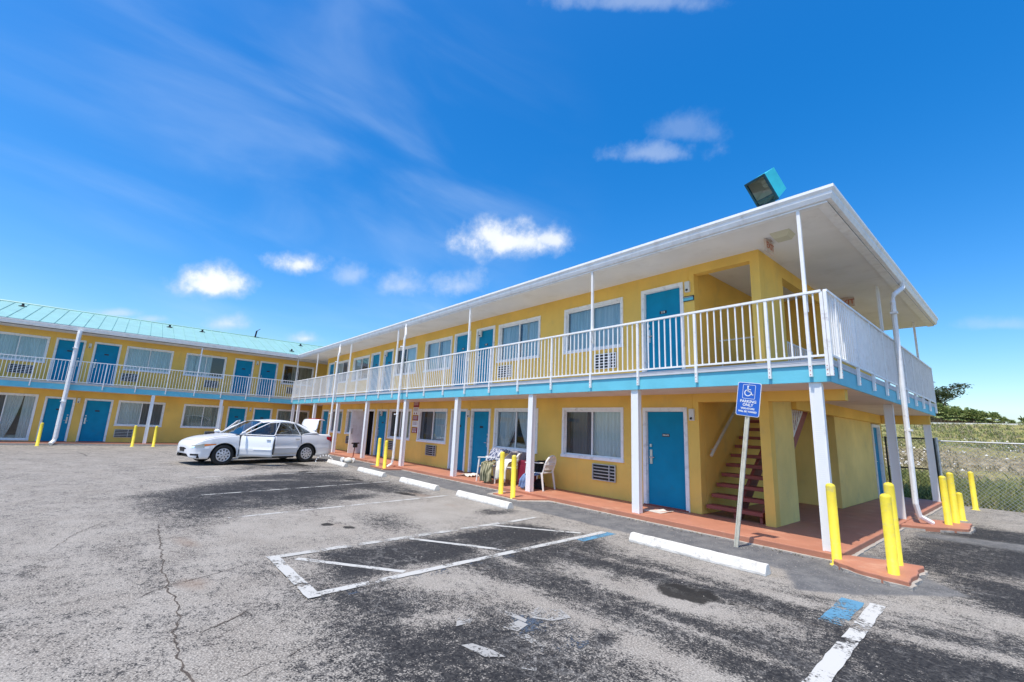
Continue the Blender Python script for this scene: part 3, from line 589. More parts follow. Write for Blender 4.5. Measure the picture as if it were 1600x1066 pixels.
def window(T, parent, a, b, zb, zt, curt, opens, dark_side=None, seed=0, bed=False):
    R = random.Random(seed*13+5); w = .07; mb = MB(T)
    # casing
    mb.box(a, b, -.01, .028, zt-w, zt); mb.box(a-.012, b+.012, -.01, .045, zb, zb+w); mb.box(a, a+w, -.01, .028, zb+w, zt-w); mb.box(b-w, b, -.01, .028, zb+w, zt-w)
    # reveals and sash
    i0, i1, j0, j1 = a+w, b-w, zb+w, zt-w; c = (i0+i1)/2
    mb.box(i0, i1, -.2, -.01, j1-.012, j1+.05); mb.box(i0, i1, -.2, -.01, j0-.05, j0+.012); mb.box(i0-.05, i0+.012, -.2, -.01, j0, j1); mb.box(i1-.012, i1+.05, -.2, -.01, j0, j1)
    win = mb.build('window', WORNWHITE, parent)
    fr = MB(T); fr.box(c-.018, c+.018, -.075, -.03, j0+.012, j1-.012)
    for p, q, dd in ((i0+.012, c-.018, -.055), (c+.018, i1-.012, -.055)):
        fr.box(p, q, dd-.012, dd+.012, j1-.036, j1-.012); fr.box(p, q, dd-.012, dd+.012, j0+.012, j0+.036)
    fr.box(i0+.012, i0+.03, -.067, -.043, j0+.036, j1-.036); fr.box(i1-.03, i1-.012, -.067, -.043, j0+.036, j1-.036)
    fr.build('sash', WHITE, win)
    for sd, p, q in (('L', i0+.03, c-.018), ('R', c+.018, i1-.03)):
        g = MB(T); g.add([(p, -.056, j0+.036), (q, -.056, j0+.036), (q, -.056, j1-.036), (p, -.056, j1-.036)], [(0, 1, 2, 3)]); g.build('pane', SCREEN if dark_side and sd in dark_side else GLASS, win, recalc=False)
    # room box
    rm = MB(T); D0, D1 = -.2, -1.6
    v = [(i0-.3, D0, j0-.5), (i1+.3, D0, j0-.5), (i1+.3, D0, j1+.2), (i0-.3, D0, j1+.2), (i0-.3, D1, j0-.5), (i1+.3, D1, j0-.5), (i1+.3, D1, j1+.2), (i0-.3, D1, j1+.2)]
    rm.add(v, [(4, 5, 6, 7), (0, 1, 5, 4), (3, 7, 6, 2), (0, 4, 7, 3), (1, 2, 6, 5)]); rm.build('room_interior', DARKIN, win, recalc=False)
    # curtain panels: opens = list of (f0,f1,swag) fractions covered
    for (f0, f1, sw) in opens:
        cu = MB(T); x0, x1 = i0+(i1-i0)*f0, i0+(i1-i0)*f1; n = max(8, int((x1-x0)/.014)); rows = 10; ph = R.uniform(0, 6); vs = []
        for j in range(rows+1):
            t = j/rows; z = j1-.02-(j1-j0-.03)*t
            for i in range(n+1):
                f = i/n
                xx = x0+(x1-x0)*f
                if sw: xx = xx+sw*(t**1.6)*(x1-x0)*(f if sw < 0 else (1-f))*1.0
                dd = -.13+.024*math.sin(2*PI*xx0(x0, x1, f)/.105+ph+.5*math.sin(7*f+ph)) + .006*math.sin(23*f)
                vs.append((xx, dd, z))
        cu.add(vs, [(j*(n+1)+i, j*(n+1)+i+1, (j+1)*(n+1)+i+1, (j+1)*(n+1)+i) for j in range(rows) for i in range(n)])
        cu.build('curtain', curt, win, smooth=True, recalc=False)
    if bed:
        bd = MB(T); bd.box(i0+.1, i1-.15, -.9, -.25, j0-.2, j0+.16); bd.build('pillow', CREAM, win, bevel=.05)
    return win
def xx0(x0, x1, f): return x0+(x1-x0)*f
def door(T, parent, a, b, zb, zt, hinge='r', text=None, seed=0, opened=False, frame_m=None):
    w = .075; mb = MB(T)
    mb.box(a, b, -.01, .03, zt-w, zt); mb.box(a, a+w, -.01, .03, zb, zt-w); mb.box(b-w, b, -.01, .03, zb, zt-w)
    mb.box(a+w-.01, a+w+.012, -.12, -.01, zb, zt-w); mb.box(b-w-.012, b-w+.01, -.12, -.01, zb, zt-w); mb.box(a+w, b-w, -.12, -.01, zt-w-.012, zt-w+.01)
    fr = mb.build('door_frame', WORNWHITE, parent)
    p, q = a+w+.014, b-w-.014
    if opened:
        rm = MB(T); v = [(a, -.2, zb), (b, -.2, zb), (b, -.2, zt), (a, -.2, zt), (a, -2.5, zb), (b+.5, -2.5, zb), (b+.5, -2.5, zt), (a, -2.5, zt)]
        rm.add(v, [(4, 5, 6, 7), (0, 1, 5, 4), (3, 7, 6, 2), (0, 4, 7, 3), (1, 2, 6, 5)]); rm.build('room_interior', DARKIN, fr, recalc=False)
        lf = MB(T); lf.box(p, p+.045, -.06, .72, zb+.02, zt-w-.02); d = lf.build('door', WHITE, parent, label='white inner face of the open room door')
        h = MB(T); h.box(p+.045, p+.06, .6, .66, zb+.9, zb+1.15); h.build('handle', METAL, d)
        return
    lf = MB(T); lf.box(p, q, -.085, -.045, zb+.02, zt-w-.016); d = lf.build('door', TEALDOOR, parent)
    hx = p+.075 if hinge == 'r' else q-.075
    h = MB(T); h.box(hx-.03, hx+.03, -.045, -.03, zb+.86, zb+1.16); h.tube([(hx, -.03, zb+1.0), (hx, .015, zb+1.0)], .018, 10); h.tube([(hx, .012, zb+1.0), (hx+(.10 if hinge == 'r' else -.10), .012, zb+1.0)], .011, 8)
    h.box(hx-.022, hx+.022, -.045, -.02, zb+1.22, zb+1.28); h.build('handle', METAL, d)
    c = (p+q)/2; pl = MB(T); pl.box(c-.085, c+.085, -.045, -.038, zt-.62, zt-.555); pl.build('number_plate', PLATE, d)
    if text:
        tx = MB(); add_text(tx, text, .062 if len(text) < 5 else .038, lambda x, y, z: T(c+x, -.036+z, zt-.588+y), .002); tx.build('door_number', BOXW, d)
    ph = MB(T); ph.lathe([(0, -.04), (.012, -.04), (.012, -.046)], 10, (0, 0, 0), 'y')
    ph.v = [(T(c, 0, 0)[0]*0+v_[0], v_[1], v_[2]) for v_ in ph.v]
    th = MB(T); th.box(a+.02, b-.02, -.12, .05, zb-.0, zb+.022); th.build('threshold', STEPRED, fr)
def acunit(T, parent, a, b, zb, zt, m=None):
    mb = MB(T); mb.box(a, b, .0, .018, zb, zt); o = mb.build('air_conditioner', BLACK, parent)
    s = MB(T); n = 5
    for i in range(n+1):
        z = zb+(zt-zb)*i/n; s.box(a-.01, b+.01, .018, .04, z-.010, z+.010)
    for x in (a, a+(b-a)*.74, b-.0): s.box(x-.011, x+.011, .018, .046, zb-.0, zt)
    s.build('grille', m or GALV, o)
def wallbox(T, parent, c, z):
    mb = MB(T); mb.box(c-.055, c+.055, 0, .06, z-.12, z+.12); o = mb.build('fixture_box', BOXW, parent, bevel=.008)
    k = MB(T); k.tube([(c, .06, z-.07), (c, .085, z-.085)], .022, 10); k.build('lens', BLACK, o)
    w = MB(T); w.box(c-.006, c+.006, .0, .010, z+.12, z+.42); w.build('conduit', YELLOW, o)

# MAIN wing openings along X: doors and windows
mu = dict(win=[(-6.13, -4.2), (-9.02, -7.08), (-13.72, -11.77), (-16.36, -14.4), (-21.27, -19.22), (-23.85, -21.97)], door=[(-3.68, -2.63), (-10.24, -9.22), (-11.6, -10.58), (-17.57, -16.58), (-18.99, -17.95), (-25.05, -24.1)])
ml = dict(win=[(-6.13, -4.2), (-9.02, -7.06), (-13.82, -11.75), (-16.42, -14.42), (-21.4, -19.35), (-23.75, -21.97)], door=[(-3.68, -2.63), (-10.28, -9.22), (-11.5, -10.5), (-17.68, -16.6), (-19.04, -17.95), (-25.25, -24.1)])
UW, UD = (3.62, 4.87), 4.90; LW, LD = (.92, 2.18), 2.17
wall_with(Tmain, -25.4, -1.07, ZF, ZS1, [(*w, *LW) for w in ml['win']]+[(*d, ZF, LD) for d in ml['door']]+[(-2.39, -1.24, ZF, 2.28)], MAIN, YELLOW)
wall_with(Tmain, -25.4, -1.07, ZD, ZS2, [(*w, *UW) for w in mu['win']]+[(*d, ZD, UD) for d in mu['door']]+[(-2.39, -1.24, ZD, 5.03)], MAIN, YELLOW)
covers_u = [(CURT_T, [(.03, .5, 0), (.5, 1, 0)], ''), (CURT_T, [(.02, .44, 0), (.53, .99, 0)], ''), (CURT_T, [(.08, .5, 0), (.56, 1, 0)], ''), (CURT_T, [(.45, .98, 0)], 'L'), (CURT_T, [(.05, .3, 0)], ''), (CURT_T, [(.05, .8, 0)], 'R')]
covers_l = [(CURT_W, [(.10, .5, 0), (.5, .985, 0)], 'L'), (CURT_W, [(.02, .5, -.55), (.5, .82, .8)], ''), (CURT_W, [(.2, .5, 0), (.52, .97, 0)], 'L'), (CURT_B, [(.2, .48, 0), (.5, .95, 0)], 'L'), (CURT_W, [(.05, .5, 0), (.55, .98, 0)], ''), (CURT_B, [(.3, .98, 0)], '')]
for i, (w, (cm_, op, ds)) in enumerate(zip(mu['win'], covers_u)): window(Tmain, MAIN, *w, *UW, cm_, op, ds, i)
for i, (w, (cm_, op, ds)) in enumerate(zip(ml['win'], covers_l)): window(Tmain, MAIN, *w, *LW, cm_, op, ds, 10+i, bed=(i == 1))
for i, w in enumerate(mu['door']): door(Tmain, MAIN, *w, ZD, UD, 'r', {0: '218', 1: '217', 2: '216'}.get(i), i)
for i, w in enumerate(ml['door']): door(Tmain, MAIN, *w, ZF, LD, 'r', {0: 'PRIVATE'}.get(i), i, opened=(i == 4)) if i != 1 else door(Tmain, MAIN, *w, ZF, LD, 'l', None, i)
for a in ((-5.08, -4.42), (-13.05, -12.35), (-16.3, -15.65), (-21.1, -20.4)): acunit(Tmain, MAIN, *a, .47, .83)
for a in ((-5.05, -4.4), (-8.95, -8.3)): acunit(Tmain, MAIN, *a, 3.14, 3.50, WHITE)
for c, z in ((-2.52, 2.02), (-9.9, 2.0), (-17.2, 2.0), (-2.52, 4.76), (-10.0, 4.72), (-17.3, 4.72), (-10.42, 4.6)): 
    if c != -10.42: wallbox(Tmain, MAIN, c if c != -9.9 else -9.0+(-1.39), z)
# back, far end, bay and end walls
mb = MB()
mb.box(-25.4, -25.2, 1.36, 9.8, ZF, ZS1); mb.box(-25.4, -25.2, 1.36, 9.8, ZD, ZS2)
mb.box(-25.2, -1.07, 9.85, 10.05, ZF, ZS1); mb.box(-25.2, -1.07, 9.85, 10.05, ZD, ZS2)
mb.build('wall', YELLOW, MAIN)
mb = MB()   # stair bay left wall, back wall
mb.box(-2.59, -2.39, 1.35, 5.2, ZF, ZS1); mb.box(-2.59, -2.39, 1.35, 5.2, ZS1+.002, ZS2)
mb.build('wall', YELLOW, MAIN)
mb = MB(); mb.box(-1.25, -1.07, 1.345, 2.32, ZF, ZS1); mb.build('pier', PALEYEL, MAIN)
mb = MB(); mb.box(-2.388, -1.07, 5.16, 5.36, ZF, ZS1)
mb.box(-1.25, -1.07, 5.362, 8.72, ZF, ZS1); mb.box(-1.25, -1.07, 9.72, 9.848, ZF, ZS1); mb.box(-1.25, -1.07, 8.72, 9.72, 2.18, ZS1)
mb.build('wall', PALEYEL, MAIN)
mb = MB(); mb.box(-1.25, -1.07, 1.345, 2.35, ZD, ZS2); mb.box(-1.25, -1.07, 2.35, 4.95, 4.95, ZS2); mb.box(-1.25, -1.07, 4.95, 9.848, ZD, ZS2); mb.box(-2.388, -1.252, 5.16, 5.36, ZD, ZS2)
mb.build('wall', YELLOW, MAIN)
mb = MB(); mb.box(-1.066, .10, 1.10, 1.28, 2.27, ZS1); mb.box(-1.12, -.985, 2.34, 9.6, 2.20, ZS1); mb.box(-1.066, .10, 9.66, 9.84, 2.2, ZS1)
mb.build('beam', YELLOW, MAIN)
Tend = lambda s, d, z: (-1.07+d, s, z)
door(Tend, MAIN, 8.74, 9.70, ZF, 2.16, 'r', None, 50)
# slabs with fascia and deck lip
mb = MB(); mb.box(LX, .19, -.03, WY-.002, ZS1, 2.745); mb.box(-1.07, .19, WY-.002, 10.0, ZS1, 2.745); mb.box(-2.389, -1.072, WY+.002, 2.25, ZS1, 2.745); mb.box(-2.389, -1.25, 4.45, 5.15, ZS1, 2.745); mb.build('slab', PINKSOF, MAIN)
mb = MB(); mb.box(-27.29, .20, -.05, -.031, 2.452, 2.70); mb.box(.191, .21, -.031, 9.98, 2.452, 2.70); mb.build('fascia', LTBLUE, MAIN)
mb = MB(); mb.box(-27.29, .225, -.075, WY-.004, 2.747, 2.79); mb.box(-1.068, .225, WY-.004, 10.01, 2.747, 2.79); mb.box(-27.29, .222, -.072, -.032, 2.702, 2.746); mb.box(.192, .222, -.03, 9.99, 2.702, 2.746); mb.build('deck', DECKEDGE, MAIN)
# upper soffit, roof, gutters
EY, EX = -.16, .50
mb = MB(); mb.box(-27.0, EX-.13, EY+.10, 10.55, ZS2, ZS2+.03); mb.build('soffit', SOFFIT, MAIN)
mb = MB(); mb.prism([(-27.1, EY+.085), (EX-.115, EY+.085), (EX-.115, 10.57), (EX-.26, 10.57), (EX-.26, EY+.2), (-27.1, EY+.2)], 5.195, 5.215); mb.build('soffit_trim', WHITE, MAIN)
def gutter(path_in, path_out, zb, zt, parent, T=None):
    pass
mb = MB()
prof = [(0, 5.225), (.055, 5.235), (.085, 5.30), (.085, 5.34), (.115, 5.385), (.115, 5.43), (.10, 5.43), (.095, 5.40), (.0, 5.40)]
def eave(pts, prof, mb):
    # pts: list of (x,y,nx,ny) corner points with outward miter vectors
    rows = [[(x+nx*p, y+ny*p, z) for p, z in prof] for x, y, nx, ny in pts]; n = len(prof); vs = [q for r in rows for q in r]; fs = []
    for i in range(len(rows)-1):
        for k in range(n): fs.append((i*n+k, i*n+(k+1) % n, (i+1)*n+(k+1) % n, (i+1)*n+k))
    fs += [tuple(range(n)), tuple((len(rows)-1)*n+k for k in range(n))]; mb.add(vs, fs)
gx0, gy0 = EX-.115, EY+.115
eave([(-27.05, gy0, 0, -1), (gx0, gy0, 1, -1), (gx0, 10.57, 1, 0)], prof, mb); mb.build('gutter', WHITE, MAIN)
mb = MB(); mb.box(-27.0, gx0-.012, gy0-.0, gy0+.02, 5.20, 5.40); mb.box(gx0-.03, gx0-.0, gy0+.02, 10.55, 5.20, 5.40); mb.build('fascia', DECKEDGE, MAIN)
rt = 5.42; sl_ = .30
yr = 5.2; hr = (yr-(EY+.03))*sl_; xh = EX-(yr-EY)
mb = MB(); a = (-31, EY+.03, rt); b = (EX-.03, EY+.03, rt); c_ = (EX-.03, 10.55, rt); d = (-31, 10.55, rt); e = (-31.4, yr, rt+hr); f = (xh, yr, rt+hr)
mb.add([a, b, c_, d, e, f], [(0, 1, 5, 4), (1, 2, 5), (2, 3, 4, 5), (0, 4, 3)])
mb.build('roof', TEALROOF, MAIN, recalc=False)
mb = MB()
for i in range(62):
    x = -26.5+i*.43
    if x > EX-.1: break
    top = min(1, (EX-x)/(EX-xh)) if x > xh else 1
    mb.tube([(x, EY+.03, rt+.02), (x, EY+.03+(yr-EY-.03)*top, rt+.02+hr*top)], .014, 4)
mb.build('roof_seams', TEALROOF, MAIN)
RZ1_ = 3.83
# columns
def column(parent, x, y, zt, z0=ZF, m=SIDING, h=.068):
    mb = MB(); mb.box(x-h, x+h, y-h, y+h, z0, zt); o = mb.build('column', m, parent, bevel=.006)
    k = MB()
    for sx_ in (-1, 1):
        k.box(x+sx_*h-.012, x+sx_*h+.012, y-h-.005, y-h+.012, z0+.001, zt-.001)
    k.build('corner_trim', WHITE, o); return o
for x in (0, -3.12, -6.16, -9.5, -12.85, -16.3, -19.75, -23.2): column(MAIN, x, .05, ZS1)
for y in (4.85, 9.78): column(MAIN, .02, y, ZS1)
for x in (-.02, -4.195, -9.015, -13.835, -18.655, -23.475): 
    mb = MB(); mb.box(x-.024, x+.024, -.064, -.018, RZ1_-.3, ZS2); mb.box(x-.09, x+.06, -.055, .04, ZS2-.02, ZS2-.001); mb.build('post', WHITE, MAIN)
for y in (5.1, 9.75):
    mb = MB(); mb.box(.0, .05, y-.03, y+.03, ZD, ZS2); mb.build('post', WHITE, MAIN)
# railings
RZ0, RZ1 = 2.82, 3.83
def railing(parent, p, q, T2, brackets, end_post=True):
    """sections between bracket positions along s; T2(s,o,z): o outward offset"""
    br = sorted(brackets)
    for i in range(len(br)-1):
        a, b = br[i], br[i+1]; mb = MB(T2)
        mb.box(a, b, -.026, .026, RZ1-.035, RZ1); mb.box(a+.02, b-.02, -.014, .014, RZ0, RZ0+.03)
        n = max(1, round((b-a)/.118)); 
        for k in range(1, n):
            s = a+(b-a)*k/n; mb.box(s-.0095, s+.0095, -.0095, .0095, RZ0+.03, RZ1-.035)
        mb.build('railing', WHITE, parent)
    for s in br:
        mb = MB(T2); mb.box(s-.021, s+.021, -.0215, .0215, 2.53, RZ1-.036); o = mb.build('rail_post', WORNWHITE, parent)
        k = MB(T2)
        for z in (2.56, 2.62, 2.68): k.box(s-.006, s+.006, .0215, .026, z-.006, z+.006)
        k.build('bolts', EXITRED, o)
bX = [.195-0, -.02]+[-.58-1.205*i for i in range(22)]
railing(MAIN, 0, 0, lambda s, o, z: (s, -.085-o, z), [x for x in bX if x > -27.3]+[-27.25])
railing(MAIN, 0, 0, lambda s, o, z: (.245+o, s, z), [-.085]+[.35+1.06*i for i in range(10)])
# downspouts
def spout(parent, pts, r=.045, m=WORNWHITE):
    mb = MB(); mb.tube(pts, r, 8); o = mb.build('downspout', m, parent, smooth=False)
    k = MB()
    zs = [p[2] for p in pts]; x, y = pts[-2][0], pts[-2][1]
    for z in (1.9, 4.4): k.box(x-r-.01, x+r+.01, y-r-.01, y+r+.01, z-.02, z+.02)
    k.build('strap', WHITE, o); return o
for x in (-13.05, -19.9): spout(MAIN, [(x-.05, -.1, 5.28), (x-.05, -.12, 5.15), (x+.06, -.16, 4.85), (x+.06, -.19, 4.7), (x, -.19, .35), (x-.02, -.22, .15), (x-.05, -.36, .06)])
spout(MAIN, [(.44, 5.3, 5.27), (.44, 5.3, 5.12), (.35, 4.75, 4.85), (.33, 4.65, 4.65), (.31, 4.55, .45), (.34, 4.6, .22), (.50, 4.75, .10)], .05)

# stairs
ST = empty('staircase', (-1.8, 1.2, ZF), label='maroon open riser staircase rising inside the yellow stair bay', cat='staircase'); ST['_world'] = (-1.8, 1.2, ZF)
n = 14; rise = (ZD-ZF)/n; run = .235; y0 = 1.22
for i in range(n-1):
    mb = MB(); yy = y0+i*run; zz = ZF+(i+1)*rise; mb.box(-2.33, -1.30, yy-.03, yy+.245, zz-.068, zz); mb.build('tread', STEPRED, ST, bevel=.006)
for x in (-1.35, -1.80):
    mb = MB(); w = .045 if x != -1.80 else .06
    mb.prism([(y0+.02, ZF), (y0+.3, ZF), (y0+n*run, ZD-.30), (y0+n*run, ZD-.05), (y0+n*run-.16, ZD-.05), (y0+.02, ZF+.10)], x-w/2, x+w/2, 'yz'); mb.build('stringer', STEPRED, ST)
def stair_rail(x, ya, yb, off0, m=WHITE):
    mb = MB(); f = lambda y: ZF+rise+(y-y0)*rise/run
    mb.tube([(x, ya, f(ya)+.88), (x, yb, f(yb)+.88)], .024, 6); mb.tube([(x, ya, f(ya)+.06), (x, yb, f(yb)+.06)], .018, 6)
    y = ya
    while y <= yb+.01: mb.box(x-.009, x+.009, y-.009, y+.009, f(y)+.05, f(y)+.88); y += .115
    mb.box(x-.02, x+.02, ya-.02, ya+.02, f(ya)-.25, f(ya)+.9)
    return mb
stair_rail(-1.24, 2.42, 4.25, 0).build('balustrade', WHITE, ST)
mb = MB(); f = lambda y: ZF+rise+(y-y0)*rise/run
mb.tube([(-2.30, 1.42, 1.22), (-2.30, 3.9, 1.22+(3.9-1.42)*.80)], .03, 8); mb.tube([(-2.30, 1.6, 1.36), (-2.388, 1.6, 1.33)], .012, 6); mb.tube([(-2.30, 3.2, 2.64), (-2.388, 3.2, 2.6)], .012, 6); mb.build('handrail', GREENPOST, ST)
# guard rails on the upper floor around the stair opening
mb = MB(); mb.tube([(-2.37, 2.2, 3.72), (-1.26, 2.2, 3.72)], .018, 6); mb.tube([(-2.33, 2.2, ZD), (-2.33, 2.2, 3.72)], .015, 6)
mb.tube([(-1.16, 2.36, 3.62), (-1.16, 4.2, 3.62)], .02, 6); y = 2.42
while y < 4.2: mb.box(-1.169, -1.151, y-.009, y+.009, 2.80, 3.62); y += .115
mb.box(-1.18, -1.14, 4.18, 4.22, 2.7, 3.64); mb.build('guard_rail', WHITE, ST)

# LEFT wing
lu = dict(win=[(-17.9, -15.95), (-12.9, -10.93), (-8.1, -6.13), (-5.56, -3.62), (-.56, 1.3)], door=[(-15.6, -14.55), (-14.2, -13.15), (-10.72, -9.66), (-9.35, -8.31), (-3.2, -2.18), (-1.87, -.86)])
ll = dict(win=[(-17.9, -15.95), (-7.98, -6.07), (-5.25, -3.38), (-.56, 1.35)], door=[(-15.6, -14.55), (-14.2, -13.15), (-10.62, -9.57), (-9.25, -8.18), (-3.17, -2.17), (-1.85, -.82)])
LZ = .03
wall_with(Tleft, -24, 10, LZ, ZS1, [(*w, .83, 2.12) for w in ll['win']]+[(-12.9, -10.85, LZ+.03, 2.18)]+[(*d, LZ, 2.12) for d in ll['door']], LEFT, YELLOW)
wall_with(Tleft, -24, 10, ZD, ZS2, [(*w, 3.66, 4.93) for w in lu['win']]+[(*d, ZD, 4.95) for d in lu['door']], LEFT, YELLOW)
cu_l = [(CURT_T, [(0, .5, 0), (.5, 1, 0)], '')]*2+[(CURT_T, [(.02, .5, 0), (.5, .98, 0)], ''), (CURT_T, [(.02, .5, 0), (.5, .66, 0)], ''), (CURT_B, [(.3, .5, 0), (.55, .98, 0)], '')]
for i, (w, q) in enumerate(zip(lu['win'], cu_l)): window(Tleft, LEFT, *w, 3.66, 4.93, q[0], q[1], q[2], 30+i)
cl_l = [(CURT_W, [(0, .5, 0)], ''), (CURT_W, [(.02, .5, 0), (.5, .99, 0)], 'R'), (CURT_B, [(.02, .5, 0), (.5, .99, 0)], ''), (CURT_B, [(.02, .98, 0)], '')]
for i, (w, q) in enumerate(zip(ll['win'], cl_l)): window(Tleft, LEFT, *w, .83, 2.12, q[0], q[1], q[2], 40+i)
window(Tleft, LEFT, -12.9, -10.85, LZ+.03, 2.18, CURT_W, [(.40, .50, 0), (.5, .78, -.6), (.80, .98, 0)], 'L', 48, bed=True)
for i, w in enumerate(lu['door']): door(Tleft, LEFT, *w, ZD, 4.95, 'r' if i % 2 else 'l', None, i)
for i, w in enumerate(ll['door']): door(Tleft, LEFT, *w, LZ, 2.12, 'r' if i % 2 else 'l', None, i)
for a in ((-12.05, -11.25), (-8.1, -7.42), (-4.5, -3.85), (-.2, .5)): acunit(Tleft, LEFT, *a, 3.12, 3.5)
for a in ((-7.9, -7.2), (-4.1, -3.42)): acunit(Tleft, LEFT, *a, .28, .66)
for c, z in ((-9.46, 2.0), (-9.5, 4.72), (-2.02, 4.8), (-2.02, 2.0)): wallbox(Tleft, LEFT, c, z)
mb = MB(); mb.box(-35.4, LX-.2, 9.8, 10, LZ, ZS2); mb.box(-35.4, LX-.2, -24, -23.8, LZ, ZS2); mb.box(-35.6, -35.4, -24, 10, LZ, ZS2); mb.build('wall', YELLOW, LEFT)
mb = MB(); mb.box(LX, -27.32, -24, -.035, ZS1, 2.745); mb.box(LX, -25.42, WY, 10, ZS1, 2.745); mb.build('slab', PINKSOF, LEFT)
mb = MB(); mb.box(-27.32, -27.30, -24, -.052, 2.452, 2.70); mb.build('fascia', LTBLUE, LEFT)
mb = MB(); mb.box(LX, -27.275, -24, -.078, 2.747, 2.79); mb.box(LX, -25.42, WY+.002, 10, 2.747, 2.79); mb.build('deck', DECKEDGE, LEFT)
mb = MB(); mb.box(LX-.2, -27.28, -24.4, 10.4, ZS2+.001, ZS2+.031); mb.build('soffit', SOFFIT, LEFT)
mb = MB(); eave([(-27.27, -24.4, 1, 0), (-27.27, .0, 1, 0)], prof, mb); mb.build('gutter', WHITE, LEFT)
mb = MB(); mb.box(-27.29, -27.272, -24.4, 0, 5.2, 5.43); mb.box(-27.2, -27.16, -24.4, -.4, 5.433, 5.445); mb.build('fascia', BLACK, LEFT)
mb = MB(); A = [(-27.18, -24.5, 5.445), (-27.18, 10.5, 5.445), (-31.5, 10.5, 6.83), (-31.5, -24.5, 6.83), (-35.9, -24.5, 5.445), (-35.9, 10.5, 5.445)]
mb.add(A, [(0, 1, 2, 3), (3, 2, 5, 4), (0, 3, 4), (1, 5, 2)]); mb.build('roof', TEALROOF, LEFT, recalc=False)
mb = MB(); y = -24.3
while y < 10.4:
    mb.tube([(-27.18, y, 5.46), (-31.5, y, 6.845)], .016, 4); y += .5
mb.tube([(-31.5, -24.5, 6.84), (-31.5, 10.5, 6.84)], .05, 5); mb.build('roof_seams', TEALROOF, LEFT)
for (y, x) in ((-12.4, -30.6), (-6.45, -30.6), (-4.85, -30.6), (.83, -30.6), (-.3, -28.1)):
    z = 5.445+(-27.18-x)*.3206; mb = MB(); mb.tube([(x, y, z-.05), (x, y, z+.14)], .05, 8); mb.lathe([(.16, z+.0), (.06, z+.05)], 10, (x, y, 0)); mb.build('vent_pipe', BLACK, LEFT)
mb = MB(); mb.tube([(-31.4, -1.85, 6.8), (-31.4, -1.8, 7.25)], .05, 6); mb.tube([(-31.4, -1.8, 7.25), (-31.35, -1.62, 7.4)], .02, 6); mb.build('vent_pipe', BLACK, LEFT)
for y in (-20.4, -17, -13.5, -6.68, -3.68): column(LEFT, -27.4, y, ZS1, LZ)
column(LEFT, -27.32, .06, ZS1, LZ+.08)
for y in (-15, -4.99, -.02): 
    mb = MB(); mb.box(-27.37, -27.31, y-.03, y+.03, ZD, ZS2); mb.build('post', WHITE, LEFT)
railing(LEFT, 0, 0, lambda s, o, z: (-27.25+o, s, z), [-.13-1.22*i for i in range(19)])
spout(LEFT, [(-27.14, -9.88, 5.25), (-27.12, -9.88, 5.1), (-27.12, -9.88, .3), (-27.1, -9.9, .12), (-26.95, -9.98, .0)], .085)
column(MAIN, -26.2, .05, ZS1)

# ------------------------------------------------------------------ things on and around the building
# flood light on the roof edge
fl = empty('flood_light', (-.50, .25, 5.42), label='teal box flood light tilted on the roof edge above the corner', cat='flood light')
HX, HY, HZ = .19, .19, .24
Rf = Matrix.Rotation(math.radians(-20), 3, 'Z') @ Matrix.Rotation(math.radians(38), 3, 'X')
Tf = lambda x, y, z: tuple(Rf @ Vector((x, y, z))+Vector((-.04, .02, .54)))
mb = MB(Tf); q = [(-HX, HZ), (HX, HZ), (HX, -HZ), (-HX, -HZ)]
mb.add([(-HX, -HY, -HZ), (HX, -HY, -HZ), (HX, -HY, HZ), (-HX, -HY, HZ), (-HX*.8, HY, -HZ*.8), (HX*.8, HY, -HZ*.8), (HX*.8, HY, HZ), (-HX*.8, HY, HZ)], [(4, 5, 6, 7), (0, 1, 5, 4), (1, 2, 6, 5), (2, 3, 7, 6), (3, 0, 4, 7)]); mb.build('housing', FLOODT, fl)
mb = MB(Tf); t = .025
for (a, b, c, d) in ((-HX-.01, HX+.01, HZ-t, HZ+.012), (-HX-.01, HX+.01, -HZ-.012, -HZ+t), (-HX-.01, -HX+t, -HZ+t, HZ-t), (HX-t, HX+.01, -HZ+t, HZ-t), (-HX+t, HX-t, -.135, -.115)): mb.box(a, b, -HY-.02, -HY+.01, c, d)
mb.build('frame', FLOODDK, fl)
mb = MB(Tf); a, b, c, d = -HX+t, HX-t, -.115, HZ-t; m_ = (0, HY*.6, .06)
mb.add([(a, -HY+.02, c), (b, -HY+.02, c), (b, -HY+.02, d), (a, -HY+.02, d), (-.08, .05, 0), (.08, .05, 0), (.08, .05, .13), (-.08, .05, .13)], [(0, 1, 5, 4), (1, 2, 6, 5), (2, 3, 7, 6), (3, 0, 4, 7), (4, 5, 6, 7)]); mb.tube([(-.04, -.0, .06), (.10, -.0, .06)], .03, 8); mb.build('reflector', REFL, fl, recalc=False)
mb = MB(Tf); mb.add([(a, -HY-.005, -HZ+t), (b, -HY-.005, -HZ+t), (b, -HY-.005, HZ-t), (a, -HY-.005, HZ-t)], [(0, 1, 2, 3)]); mb.build('lens', GLASS, fl, recalc=False)
mb = MB(); mb.box(-.09, .09, -.06, .10, .0, .03); mb.tube([(0, .02, .02), (-.02, .05, .20)], .03, 8); mb.box(-.20, .06, .02, .10, .17, .25); mb.build('bracket', FLOODDK, fl)
# second low fixture near the roof corner
mb = MB(); mb.tube([(.02, .3, 5.5), (.20, .28, 5.53)], .035, 8); mb.box(.16, .3, .22, .34, 5.50, 5.56); mb.tube([(-.2, .34, 5.46), (.02, .3, 5.5)], .012, 6)
props(mb.build('roof_bracket', FLOODT), 'small teal pipe bracket on the roof beside the gutter corner', 'roof bracket')
